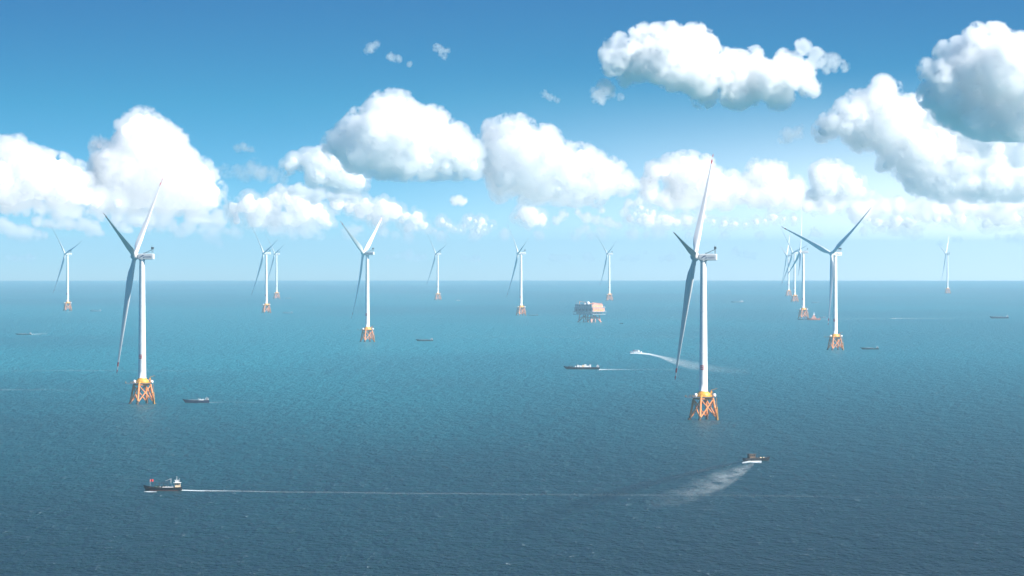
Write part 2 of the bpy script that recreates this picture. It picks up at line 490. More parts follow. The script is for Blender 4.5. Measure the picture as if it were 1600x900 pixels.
def cloud_material(dens):
    m = bpy.data.materials.new('cloud_body')
    m.use_nodes = True
    t = m.node_tree
    b = t.nodes['Principled BSDF']
    b.inputs['Base Color'].default_value = (0.97, 0.97, 0.97, 1)
    b.inputs['Roughness'].default_value = 1.0
    b.inputs['Specular IOR Level'].default_value = 0.0
    tr = N(t, 'ShaderNodeBsdfTranslucent'); tr.inputs['Color'].default_value = (0.98, 0.98, 0.98, 1)
    mx = N(t, 'ShaderNodeMixShader'); mx.inputs[0].default_value = 0.7
    t.links.new(b.outputs[0], mx.inputs[1]); t.links.new(tr.outputs[0], mx.inputs[2])
    t.links.new(mx.outputs[0], t.nodes['Material Output'].inputs['Surface'])
    return m

def ico_template(sub):
    bm = bmesh.new()
    bmesh.ops.create_icosphere(bm, subdivisions=sub, radius=1.0)
    v = np.array([p.co[:] for p in bm.verts]); f = [[q.index for q in p.verts] for p in bm.faces]
    bm.free()
    return v, np.array(f)
ICO1 = ico_template(2); ICO2 = ico_template(1)

def vapour_nodes(mn, mx, res, B, amp, off, gain, nscale, seed, core=None, balls=None):
    """geometry nodes: the host mesh becomes a cloud of vapour whose density falls off with the distance
    from that mesh, its outer limit torn by fractal noise"""
    g = bpy.data.node_groups.new('vapour', 'GeometryNodeTree')
    g.interface.new_socket('Geometry', in_out='INPUT', socket_type='NodeSocketGeometry')
    g.interface.new_socket('Geometry', in_out='OUTPUT', socket_type='NodeSocketGeometry')
    gi = g.nodes.new('NodeGroupInput'); go = g.nodes.new('NodeGroupOutput')
    vc = g.nodes.new('GeometryNodeVolumeCube')
    vc.inputs['Min'].default_value = mn; vc.inputs['Max'].default_value = mx
    for a, r_ in zip('XYZ', res): vc.inputs['Resolution ' + a].default_value = int(r_)
    ps = g.nodes.new('GeometryNodeInputPosition')
    no = g.nodes.new('ShaderNodeTexNoise'); no.noise_dimensions = '3D'
    ad = g.nodes.new('ShaderNodeVectorMath'); ad.operation = 'ADD'; ad.inputs[1].default_value = (seed * 37.0, seed * 11.0, seed * 5.0)
    g.links.new(ps.outputs[0], ad.inputs[0]); g.links.new(ad.outputs[0], no.inputs['Vector'])
    no.inputs['Scale'].default_value = nscale; no.inputs['Detail'].default_value = 7; no.inputs['Roughness'].default_value = 0.70
    def mth(op, a, b=None, c=None, clamp=False):
        n = g.nodes.new('ShaderNodeMath'); n.operation = op; n.use_clamp = clamp
        for q, v in enumerate((a, b, c)):
            if v is None: continue
            if isinstance(v, (int, float)): n.inputs[q].default_value = v
            else: g.links.new(v, n.inputs[q])
        return n.outputs[0]
    if core is not None:
        oi = g.nodes.new('GeometryNodeObjectInfo'); oi.transform_space = 'RELATIVE'; oi.inputs['Object'].default_value = core
        pr = g.nodes.new('GeometryNodeProximity'); pr.target_element = 'FACES'
        g.links.new(oi.outputs['Geometry'], pr.inputs[0])
        t = mth('MULTIPLY_ADD', pr.outputs['Distance'], -1.0 / B, 1.0)
    else:
        t = None
        for (p, r) in balls:
            vd = g.nodes.new('ShaderNodeVectorMath'); vd.operation = 'DISTANCE'; vd.inputs[1].default_value = p
            g.links.new(ps.outputs[0], vd.inputs[0])
            q = mth('MULTIPLY_ADD', vd.outputs['Value'], -1.0 / r, 1.0)
            t = q if t is None else mth('MAXIMUM', t, q)
    q = mth('MULTIPLY_ADD', no.outputs[0], amp, -0.5 * amp - off)
    d = mth('ADD', t, q)
    # nothing beyond the reach of the shell
    m_ = mth('MULTIPLY', t, 6.0, clamp=True)
    d = mth('MULTIPLY', d, gain, clamp=True)
    d = mth('MULTIPLY', d, m_)
    g.links.new(d, vc.inputs['Density'])
    sm_ = g.nodes.new('GeometryNodeSetMaterial')
    g.links.new(vc.outputs[0], sm_.inputs[0])
    g.links.new(sm_.outputs[0], go.inputs[0])
    return g, sm_

def volume_material(name, dens, col=(1, 1, 1)):
    m = bpy.data.materials.new(name)
    m.use_nodes = True
    t = m.node_tree
    t.nodes.remove(t.nodes['Principled BSDF'])
    v = N(t, 'ShaderNodeVolumePrincipled')
    v.inputs['Color'].default_value = col + (1,)
    v.inputs['Density'].default_value = dens
    v.inputs['Density Attribute'].default_value = 'density'
    v.inputs['Anisotropy'].default_value = 0.6
    t.links.new(v.outputs[0], t.nodes['Material Output'].inputs['Volume'])
    return m

CORE_MAT = cloud_material(0)
VOX = 1.35
CA, CO, CD = 9.5, 0.24, 0.42
def build_cloud(idx, label, base, wispy, circ):
    rr = random.Random(100 + idx)
    el = (Y0 - base) / F
    Z = 640.0 - CAM_H
    a_ = 1 / (2 * ER)
    D = (-el + math.sqrt(el * el + 4 * a_ * Z)) / (2 * a_)
    k = D / F                       # metres per photo pixel at that distance
    xs = [c[0] for c in circ]; cxm = (min(xs) + max(xs)) / 2
    ym = base
    V = []; Fc = []; off = 0
    sph = []
    rmax = max(c[2] for c in circ)
    small = rmax < 13
    B = 6.0 + 0.24 * min(rmax, 40)                # reach of the vapour round the core
    if small and not wispy: circ = [(x, y, r * 1.15) for x, y, r in circ]
    if rmax < 20: circ = [(x + rr.uniform(-.3, .3) * r, y + rr.uniform(-.35, .25) * r, r * rr.uniform(.8, 1.2)) for x, y, r in circ]
    ext = list(circ)
    for a in range(len(circ)):
        for b in range(a):
            (x1, y1, r1_), (x2, y2, r2_) = circ[a], circ[b]
            dd = math.hypot(x1 - x2, y1 - y2)
            if dd < (r1_ + r2_) * (2.2 if small else 1.6 if rmax < 20 else 1.05) and dd > 0.35 * (r1_ + r2_):
                ext.append(((x1 + x2) / 2, (y1 + y2) / 2 + 0.15 * min(r1_, r2_), (0.36 if rmax < 20 else 0.40) * (r1_ + r2_)))
    for (x, y, r) in ext:
        dy = rr.uniform(-0.55, 0.55) * r
        p = np.array([x - cxm, dy * 1.6, -(y - ym)])
        R0 = r * 0.35 if wispy else max(r - 0.50 * B, r * 0.45)
        sph.append((p, R0, 1))
        if wispy: continue
        n1 = 11 if r > 12 else 6
        for _ in range(n1):
            d = np.array([rr.gauss(0, 1), rr.gauss(0, 1), rr.gauss(0.15, 1)]); d /= np.linalg.norm(d)
            r1 = R0 * rr.uniform(0.28, 0.52)
            p1 = p + d * (R0 - r1 * (0.15 if d[2] > -0.1 else 0.6))
            sph.append((p1, r1, 2))
            for _ in range(0):
                d2 = np.array([rr.gauss(0, 1), rr.gauss(0, 1), rr.gauss(0.1, 1)]); d2 /= np.linalg.norm(d2)
                r2 = r1 * rr.uniform(0.3, 0.5)
                sph.append((p1 + d2 * (r1 - r2 * 0.1), r2, 3))
    for p, r, lv in sph:
        tv, tf = ICO1 if lv == 1 else ICO2
        q = tv * r + p
        V.append(q); Fc.append(tf + off); off += len(q)
    V = np.vstack(V); Fc = np.vstack(Fc)
    z = V[:, 2]
    V[:, 2] = np.where(z < 5, 5 + (z - 5) * 0.25, z)
    me = bpy.data.meshes.new('cloud')
    me.from_pydata(V.tolist(), [], Fc.tolist())
    o = link('cloud', me)
    if not wispy:
        md = o.modifiers.new('r', 'REMESH'); md.mode = 'VOXEL'; md.voxel_size = 1.3 if small else 1.9; md.use_smooth_shade = True
        sm_ = o.modifiers.new('s', 'SMOOTH'); sm_.iterations = 3; sm_.factor = 0.5
        for sc_, st in ((16, 5.0), (6.5, 3.0)) if not small else ((7, 2.0),):
            tx = bpy.data.textures.new('billow', 'CLOUDS'); tx.noise_scale = sc_; tx.noise_depth = 2
            dm = o.modifiers.new('d', 'DISPLACE'); dm.texture = tx; dm.strength = st; dm.mid_level = 0.5
            dm.texture_coords = 'LOCAL'
        dg = bpy.context.evaluated_depsgraph_get()
        me2 = bpy.data.meshes.new_from_object(o.evaluated_get(dg))
        o.modifiers.clear()
        o.data = me2
        me2.polygons.foreach_set('use_smooth', [True] * len(me2.polygons))
        me2.materials.clear(); me2.materials.append(CORE_MAT)
        host = link('cloud_vapour', bpy.data.volumes.new('cloud_vapour'), o)
        co = np.empty(len(me2.vertices) * 3); me2.vertices.foreach_get('co', co); co = co.reshape(-1, 3)
        mn = co.min(0) - B; mxx = co.max(0) + B
        mn[2] = max(mn[2], -6.0)
        res = np.maximum(8, (mxx - mn) / VOX)
        g, sm_ = vapour_nodes(mn, mxx, res, B, CA, CO, 2.4, 0.055 if not small else 0.10, idx, core=o)
        dens = CD / k
    else:
        bpy.data.objects.remove(o)
        o = host = link('cloud', bpy.data.volumes.new('cloud'))
        balls = [(tuple(p), 2.0 + R_ / 0.35 * 1.25) for p, R_, lv in sph]
        A_ = np.array([p for p, r in balls]); Rb = np.array([[r] * 3 for p, r in balls])
        mn = (A_ - Rb).min(0); mxx = (A_ + Rb).max(0)
        vox = max(0.7, min(VOX, rmax * 0.10))
        res = np.maximum(8, (mxx - mn) / vox)
        g, sm_ = vapour_nodes(mn, mxx, res, 1, 4.2, 0.10, 1.3, 0.75 / max(6, rmax), idx, balls=balls)
        dens = (2.0 if base > 300 else 0.26) / k * wispy
    mt = volume_material('cloud_vapour', dens)
    sm_.inputs['Material'].default_value = mt
    host.data.materials.append(mt)
    gm = host.modifiers.new('vapour', 'NODES'); gm.node_group = g
    o.location = ((cxm - 800) * k, D, CAM_H + el * D)
    o.scale = (k, k, k)
    o['label'] = label; o['category'] = 'cloud'; o['group'] = 'fair weather clouds over the sea'
    return o, int(np.prod(res))
tot = 0
for i, (lb, bs, wi, ci) in enumerate(CLOUDS):
    o, n = build_cloud(i, lb, bs, wi, ci)
    tot += n
print('cloud voxels', tot)

# ------------------------------------------------------------------ wind turbines
BLADE_L = 87.6
HUB_H = 111.0
def blade_mesh(bend=4.2):
    secs = []; mis = []
    R_ = [1.2, 2.5, 4.5, 8, 12, 17, 24, 32, 42, 52, 62, 70, 76, 79.2, 79.25, 82.4, 82.45, 84.9, 84.95, 86.6, BLADE_L]
    def chord(r):
        pts = [(0, 3.5), (4, 3.5), (8, 4.2), (13, 5.6), (18, 6.0), (26, 5.3), (40, 4.0), (55, 2.9), (70, 1.95), (80, 1.35), (86, 0.8), (87.7, 0.25)]
        for (a, b), (c, d) in zip(pts, pts[1:]):
            if a <= r <= c: return b + (d - b) * (r - a) / (c - a)
        return pts[-1][1]
    def thick(r):
        pts = [(0, 1.0), (4, 0.98), (9, 0.72), (14, 0.46), (22, 0.33), (40, 0.24), (60, 0.20), (88, 0.17)]
        for (a, b), (c, d) in zip(pts, pts[1:]):
            if a <= r <= c: return b + (d - b) * (r - a) / (c - a)
        return .17
    n = 18
    V = []; Fs = []; MI = []
    for r in R_:
        c = chord(r); th = c * thick(r)
        tw = math.radians(14 * max(0, 1 - r / 45.0) ** 1.5)
        pb = bend * (r / BLADE_L) ** 2.6         # pre-bend away from the tower
        blend = min(1, max(0, (r - 3) / 9))
        for i in range(n):
            t = 2 * math.pi * i / n
            x = math.cos(t); y = math.sin(t)
            # circle at the root, aerofoil outboard
            ax = 0.5 * x
            ay = 0.5 * y * ((1 - blend) + blend * (0.62 + 0.55 * x) )
            px = (ax + 0.17 * blend * -1) * c
            py = ay * th
            qx = px * math.cos(tw) - py * math.sin(tw)
            qy = px * math.sin(tw) + py * math.cos(tw)
            V.append((qx, qy - pb, r))
    for k in range(len(R_) - 1):
        rm = (R_[k] + R_[k + 1]) / 2
        mi = 1 if (79.2 < rm < 82.44) or rm > 84.92 else 0
        for i in range(n):
            j = (i + 1) % n
            Fs.append((k * n + i, k * n + j, (k + 1) * n + j, (k + 1) * n + i)); MI.append(mi)
    Fs.append(tuple(range(n - 1, -1, -1))); MI.append(0)
    Fs.append(tuple(len(V) - n + i for i in range(n))); MI.append(1)
    me = bpy.data.meshes.new('blade')
    me.from_pydata(V, [], Fs)
    me.materials.append(M['blade']); me.materials.append(M['red'])
    me.polygons.foreach_set('material_index', MI)
    me.polygons.foreach_set('use_smooth', [True] * len(Fs))
    bm = bmesh.new(); bm.from_mesh(me); bmesh.ops.recalc_face_normals(bm, faces=bm.faces); bm.to_mesh(me); bm.free()
    return me
BLADE = blade_mesh()
BLADE_STRAIGHT = blade_mesh(0.4)

# jacket foundation, base of legs at the waterline, deck at JH
JH = 15.2; TPH = 18.6
def jacket_corner(i, z):
    hw = 6.8 + (4.7 - 6.8) * (z / JH)
    a = math.radians(45 + 90 * i)
    return Vector((hw * math.sqrt(2) * math.cos(a), hw * math.sqrt(2) * math.sin(a), z))
def build_parts():
    P = {}
    for i in range(4):
        m_ = MB()
        m_.tube(jacket_corner(i, 2.6), jacket_corner(i, JH - .2), 0.88, 0.78, 12)
        m_.tube(jacket_corner(i, -3), jacket_corner(i, 2.6), 0.92, 0.9, 12, 1)
        m_.lathe([(1.15, 0), (1.15, 1.6), (0.9, 2.0)], 14, 1, tuple(jacket_corner(i, -1.0)))
        P['leg%d' % i] = m_.mesh('leg', [M['orange'], M['growth']])
    m_ = MB()
    for i in range(4):
        j = (i + 1) % 4
        lo, hi = 1.0, JH - 1.2
        m_.tube(jacket_corner(i, lo), jacket_corner(j, hi), 0.45, n=8)
        m_.tube(jacket_corner(j, lo), jacket_corner(i, hi), 0.43, n=8)
        m_.tube(jacket_corner(i, JH - .9), jacket_corner(j, JH - .9), 0.35, n=8)
    P['brace'] = m_.mesh('cross_brace', [M['orange']])
    # transition piece: golden drum with sloping arms down to the four legs
    m_ = MB()
    m_.lathe([(4.6, JH - 1.4), (4.9, JH + 0.4), (4.9, TPH - .6), (3.5, TPH), (3.25, TPH + 0.9)], 28)
    for i in range(4):
        c = jacket_corner(i, JH)
        m_.tube((c.x * .35, c.y * .35, JH + 2.4), c + Vector((0, 0, -.3)), 1.1, 0.8, 10)
    P['tp'] = m_.mesh('transition_piece', [M['yellow']])
    # deck with grating, sticking out on the left; rails as sub-part
    m_ = MB()
    m_.box((-1.2, 0, JH + .25), (15.0, 12.0, 0.45))
    m_.box((-10.8, -1.5, JH + .3), (3.4, 6.0, 0.35))
    P['deck'] = m_.mesh('service_deck', [M['deck']])
    m_ = MB()
    def rail(x0, y0, x1, y1):
        L = math.hypot(x1 - x0, y1 - y0); n = max(2, int(L / 1.8))
        for h in (0.6, 1.15):
            m_.tube((x0, y0, JH + .45 + h), (x1, y1, JH + .45 + h), 0.05, n=5)
        for q in range(n + 1):
            f = q / n
            m_.tube((x0 + (x1 - x0) * f, y0 + (y1 - y0) * f, JH + .45), (x0 + (x1 - x0) * f, y0 + (y1 - y0) * f, JH + 1.6), 0.045, n=5)
    rail(-8.6, -5.9, 6.2, -5.9); rail(6.2, -5.9, 6.2, 5.9); rail(6.2, 5.9, -8.6, 5.9); rail(-8.6, 5.9, -8.6, 1.6)
    rail(-12.4, -4.4, -12.4, 1.4)
    P['rail'] = m_.mesh('railing', [M['yellow']])
    m_ = MB()
    for x, y, a in ((-6.0, -3.8, 0), (7.1, -3.0, 1)):
        m_ = MB()
        m_.lathe([(0.2, 0), (1.0, 0.15), (1.15, 1.2), (1.0, 2.2), (0.3, 2.5)], 16, 0, (x, y, JH + .48 + (a * -.2)))
        P['pod%d' % a] = m_.mesh('equipment_pod', [M['boatwhite']])
    m_ = MB()
    m_.tube((6.2, 3.5, JH + .4), (6.2, 3.5, JH + 5.0), 0.28)
    m_.tube((6.2, 3.5, JH + 4.8), (9.8, 1.2, JH + 6.0), 0.2, 0.12)
    m_.box((6.2, 3.5, JH + 3.4), (1.1, 1.1, 1.2))
    P['crane'] = m_.mesh('davit_crane', [M['yellow']])
    # boat landing: two fenders and a ladder against the right front leg
    m_ = MB()
    bx, by = 8.9, -6.0
    for q in (-.9, .9):
        m_.tube((bx, by + q, -1.5), (bx - .7, by + q, 9.0), 0.28, n=8)
        m_.tube((bx - .3, by + q, 4.5), (7.0, -5.6, 4.5), 0.2, n=6)
        m_.tube((bx - .6, by + q, 8.0), (6.0, -5.4, 8.0), 0.2, n=6)
    for z in np.arange(0, 15, 0.6):
        m_.tube((bx - .5, by - .4, z), (bx - .5, by + .4, z), 0.04, n=4)
    m_.tube((bx - .5, by - .4, -1), (bx - .9, by - .4, JH), 0.07, n=5)
    m_.tube((bx - .5, by + .4, -1), (bx - .9, by + .4, JH), 0.07, n=5)
    P['landing'] = m_.mesh('boat_landing', [M['yellow']])
    # tower (unit height from TPH, scaled per turbine through its own length)
    # nacelle: x axis points at the rotor, origin on the tower axis at hub height
    m_ = MB()
    secs = []
    for x, w, h, zc in ((3.2, 3.9, 4.0, 0.0), (2.4, 4.8, 4.9, .0), (0.5, 5.0, 5.2, 0.05), (-8.0, 5.0, 5.2, 0.1), (-11.6, 4.9, 5.0, 0.12), (-12.1, 4.5, 4.6, 0.12)):
        pr = []
        for i in range(20):
            t = 2 * math.pi * i / 20
            cx_, sy_ = math.cos(t), math.sin(t)
            e = 0.22
            pr.append((x, math.copysign(abs(cx_) ** e, cx_) * w / 2, zc + math.copysign(abs(sy_) ** e, sy_) * h / 2))
        secs.append(pr)
    m_.loft(secs, 0, False)
    P['nacelle'] = m_.mesh('nacelle', [M['grey']])
    m_ = MB()
    # mast with cooler box at the rear, sloping rails up to it
    for y in (-1.7, 1.7):
        m_.tube((-1.5, y, 2.7), (-10.6, y, 6.4), 0.13, n=6)
        m_.tube((-1.5, y, 3.6), (-8.0, y, 3.6), 0.08, n=5)
        for x in (-2, -4, -6, -8):
            m_.tube((x, y, 2.6), (x, y, 3.6), 0.06, n=5)
        m_.tube((-10.6, y, 2.6), (-10.6, y, 8.0), 0.16, n=6)
    m_.box((-10.7, 0, 7.6), (1.5, 4.2, 2.1))
    m_.tube((-10.6, -1.7, 4.8), (-10.6, 1.7, 4.8), .1, n=6)
    m_.tube((-10.4, 1.4, 8.6), (-10.4, 1.4, 10.2), .07, n=5)
    P['cooler'] = m_.mesh('cooler_mast', [M['dark']])
    for side in (1, -1):                        # the emblem swoosh and lettering strokes on each flank
        m_ = MB()
        yy = side * 2.53
        def quad(pts):
            V = [(x, yy, z) for x, z in pts] + [(x, yy - side * 0.04, z) for x, z in pts]
            n = len(pts)
            m_.add(V, [tuple(range(n)), tuple(range(2 * n - 1, n - 1, -1))] + [(i, (i + 1) % n, n + (i + 1) % n, n + i) for i in range(n)])
        prev = None
        for q in range(9):
            f = q / 8; x = 1.6 - 4.6 * f; z = -1.1 + 2.1 * math.sin(f * 1.9)
            w = 0.12 + 0.42 * math.sin(f * math.pi)
            if prev: quad([(prev[0], prev[1] - prev[2]), (x, z - w), (x, z + w), (prev[0], prev[1] + prev[2])])
            prev = (x, z, w)
        quad([(-1.4, -1.0), (-3.4, 0.4), (-3.4, -0.9), (-2.4, -1.0)])
        x = -4.2
        for q in range(7):
            quad([(x, -.75), (x - .62, -.75), (x - .62, -.45), (x, -.45)])
            quad([(x, .15), (x - .62, .15), (x - .62, .42), (x, .42)])
            if q % 2 == 0: quad([(x - .2, -.45), (x - .42, -.45), (x - .42, .15), (x - .2, .15)])
            else: quad([(x, -.45), (x - .2, -.45), (x - .2, .15), (x, .15)])
            x -= .92
        P['mark%d' % side] = m_.mesh('emblem', [M['navy']])
    # hub with spinner, local x forward; three blade root collars
    m_ = MB()
    prof = [(2.5, -1.6), (2.75, -0.5), (2.8, 0.8), (2.55, 2.0), (1.9, 3.0), (1.0, 3.6), (0.15, 3.8)]
    mm = MB(); mm.lathe(prof, 24)
    V = [(v[2], v[0], v[1]) for v in mm.v]
    m_.add(V, mm.f, 0, True)
    P['hub'] = m_.mesh('hub', [M['white']])
    m_ = MB()
    # red number strokes on the tower, facing the viewer: a boxed character over two short strokes
    R_t = 3.05
    def stroke(x0, z0, x1, z1, w=0.26):
        if abs(x1 - x0) > abs(z1 - z0):
            pts = [(x0, z0 - w / 2), (x1, z1 - w / 2), (x1, z1 + w / 2), (x0, z0 + w / 2)]
        else:
            pts = [(x0 - w / 2, z0), (x0 + w / 2, z0), (x1 + w / 2, z1), (x1 - w / 2, z1)]
        N_ = 4
        for q in range(N_):
            f0, f1 = q / N_, (q + 1) / N_
            P_ = []
            for (a, b, f) in ((0, 1, f0), (0, 1, f1), (3, 2, f1), (3, 2, f0)):
                x = pts[a][0] + (pts[b][0] - pts[a][0]) * f; z = pts[a][1] + (pts[b][1] - pts[a][1]) * f
                P_.append((x, -math.sqrt(R_t ** 2 - x * x), z))
            m_.add(P_, [(0, 1, 2, 3)])
    z = 34.0
    for (a, b, c, d) in ((-1.7, 2.9, 0.6, 2.9), (-1.7, 1.6, 0.6, 1.6), (-1.7, .3, .6, .3), (-1.6, .2, -1.6, 3.0), (.5, .2, .5, 3.0), (-.5, -.1, -.5, 3.3)):
        stroke(a, z + b, c, z + d, 0.34)
    P['number'] = m_.mesh('number_marking', [M['red']])
    return P
P = build_parts()
def squeeze(me, fx, fz):
    for v in me.vertices:
        v.co.x *= fx if v.co.x < 0 else 1.0
        v.co.z *= fz
squeeze(P['nacelle'], 0.76, 0.86); squeeze(P['cooler'], 0.76, 0.84)
squeeze(P['mark1'], 0.76, 0.86); squeeze(P['mark-1'], 0.76, 0.86)

def tower_mesh(hub_h):
    m_ = MB()
    top = hub_h - 2.6
    prof = []
    zs = [TPH + .9, TPH + 1.2, TPH + 1.25] + list(np.linspace(TPH + 6, top, 16))
    for q, z in enumerate(zs):
        f = (z - TPH) / (top - TPH)
        r = 3.0 + (2.05 - 3.0) * f
        if q < 2: r += 0.15
        prof.append((r, z))
    m_.lathe(prof, 32)
    # thin flange seams between the cans
    for f in (0.3, 0.62):
        z = TPH + (top - TPH) * f; r = 3.0 + (2.05 - 3.0) * f
        m_.lathe([(r + .02, z - .12), (r + .07, z - .1), (r + .07, z + .1), (r + .02, z + .12)], 32)
    m_.lathe([(2.2, top - .2), (2.5, top + .1), (2.5, top + .5)], 28)
    # door and outside lamp platform near the foot
    return m_.mesh('tower', [M['white']])

TURB = [
 # base px, base row, hub row, psi (rotor pointing left; + away, - towards the viewer), phi0, pitch, jacket yaw, label
 (105.5, 485.5, 397, -33, -46, 20, 20, "far turbine near the left edge, rotor seen at a slant, small red jacket"),
 (222, 631, 401, 10.5, 49.6, (112, 92, 88), 28, "nearest left turbine, tall white tower on an orange lattice jacket with dark cooler mast"),
 (416, 489, 396, -26, -47, 20, 20, "larger of the pair of overlapping far turbines left of centre"),
 (432, 467, 397, -26, -48, 20, 25, "smaller turbine close behind the right shoulder of the pair left of centre"),
 (574, 534, 396, 19, 55.6, 50, 25, "middle distance turbine with sunlit blades, left of the small green grey barge"),
 (684, 469, 397, -24.5, -46, 20, 20, "small far turbine standing alone between the barge and the platform's left turbine"),
 (814, 493, 396, -17, -49, 20, 25, "far turbine left of the offshore platform with a low boat at its foot"),
 (952, 470, 396.8, -21, -55, 20, 15, "small far turbine right behind the offshore platform"),
 (1099, 656, 402, 9.5, 39.7, (112, 92, 88), 28, "nearest right turbine, the tallest, its top blade rising into the cloud"),
 (1305, 547, 397, -41, 52, 12, 20, "middle distance turbine with dark blades wide open and a dark box on its nacelle"),
 (1255, 497.5, 394, -4, 2, 25, 20, "far turbine with one blade straight up, work vessels at its jacket"),
 (1241.5, 472, 395.5, -27, -42, 20, 20, "far turbine just left of the one with its blade straight up"),
 (1232, 463, 399, 12, 44, 40, 20, "smallest of the three crowded far turbines, furthest behind"),
 (1480.5, 459, 396.6, 15, 44, 40, 20, "lone far turbine at the right, faded by haze near the horizon"),
]
ROT_PARENT = []
def build_turbine(px, by, hy, psi, phi0, pitch, jyaw, label, detail=True):
    p = at_sea(px, by)
    D = p.y
    H = CAM_H - (hy - Y0) / F * D - p.z
    root = link('wind_turbine', None, None, label, 'wind turbine', 'offshore wind turbines on lattice jackets')
    root.location = p
    jy = math.radians(jyaw)
    def part(nm, me, par=root, loc=(0, 0, 0), rot=None):
        o = link(nm, me, par)
        o.location = loc
        if rot is not None: o.rotation_euler = rot
        return o
    for i in range(4):
        part('jacket_leg', P['leg%d' % i], rot=(0, 0, jy))
    part('cross_brace', P['brace'], rot=(0, 0, jy))
    part('transition_piece', P['tp'], rot=(0, 0, jy))
    dk = part('service_deck', P['deck'], rot=(0, 0, jy * .3))
    part('railing', P['rail'], dk)
    if detail:
        part('equipment_pod', P['pod0'], dk); part('equipment_pod', P['pod1'], dk)
        part('davit_crane', P['crane'], dk)
    part('boat_landing', P['landing'], rot=(0, 0, jy * .3))
    tw = part('tower', tower_mesh(H))
    if detail:
        nm = part('number_marking', P['number'], tw, rot=(0, 0, math.radians(-12)))
    ps = math.radians(psi)
    A = Vector((-math.cos(ps), math.sin(ps), 0))
    yaw = math.atan2(A.y, A.x)
    tilt = math.radians(8.5 if isinstance(pitch, tuple) else 7)
    n_ = part('nacelle', P['nacelle'], root, (0, 0, H), (0, 0, yaw))
    if detail:
        part('emblem', P['mark1'], n_); part('emblem', P['mark-1'], n_)
    part('cooler_mast', P['cooler'], n_)
    # rotor axis
    At = Vector((A.x * math.cos(tilt), A.y * math.cos(tilt), math.sin(tilt)))
    hubc = Vector((0, 0, H)) + A * 5.2 + Vector((0, 0, 0.3))
    U = Vector((-A.y, A.x, 0)) * (-1 if psi >= 0 else 1)
    # U chosen so that positive x component = right in the picture
    if U.x < 0: U = -U
    V = At.cross(U); V = V if V.z > 0 else -V
    h_ = part('hub', P['hub'], root, hubc)
    X = At; Y = X.cross(Vector((0, 0, 1))).normalized(); Z = X.cross(Y).normalized()
    h_.rotation_euler = Matrix((X, Y, Z)).transposed().to_euler() if Matrix((X, Y, Z)).determinant() > 0 else Matrix((X, -Y, Z)).transposed().to_euler()
    cone = math.radians(3.2 if isinstance(pitch, tuple) else 3)
    for q in range(3):
        ph = math.radians(phi0 + 120 * q)
        B = (V * math.cos(ph) + U * math.sin(ph)) * math.cos(cone) + At * math.sin(cone)
        B.normalize()
        T = B.cross(At).normalized()
        pt = math.radians(pitch[q] if isinstance(pitch, tuple) else pitch)
        Cx = (T * math.cos(pt) + (At - B * At.dot(B)).normalized() * math.sin(pt)).normalized()
        Cy = B.cross(Cx).normalized()        # local y; pre-bend goes to -y
        if Cy.dot(At) > 0:
            Cx = -Cx; Cy = -Cy
        R3 = Matrix((Cx, Cy, B)).transposed()
        b_ = part('blade', BLADE_STRAIGHT if isinstance(pitch, tuple) else BLADE, root, hubc + At * 0.6)
        b_.rotation_euler = R3.to_euler()
        if isinstance(pitch, tuple): b_.scale = (.88, .9, 1.055)
    return root
for i, a in enumerate(TURB):
    build_turbine(*a)

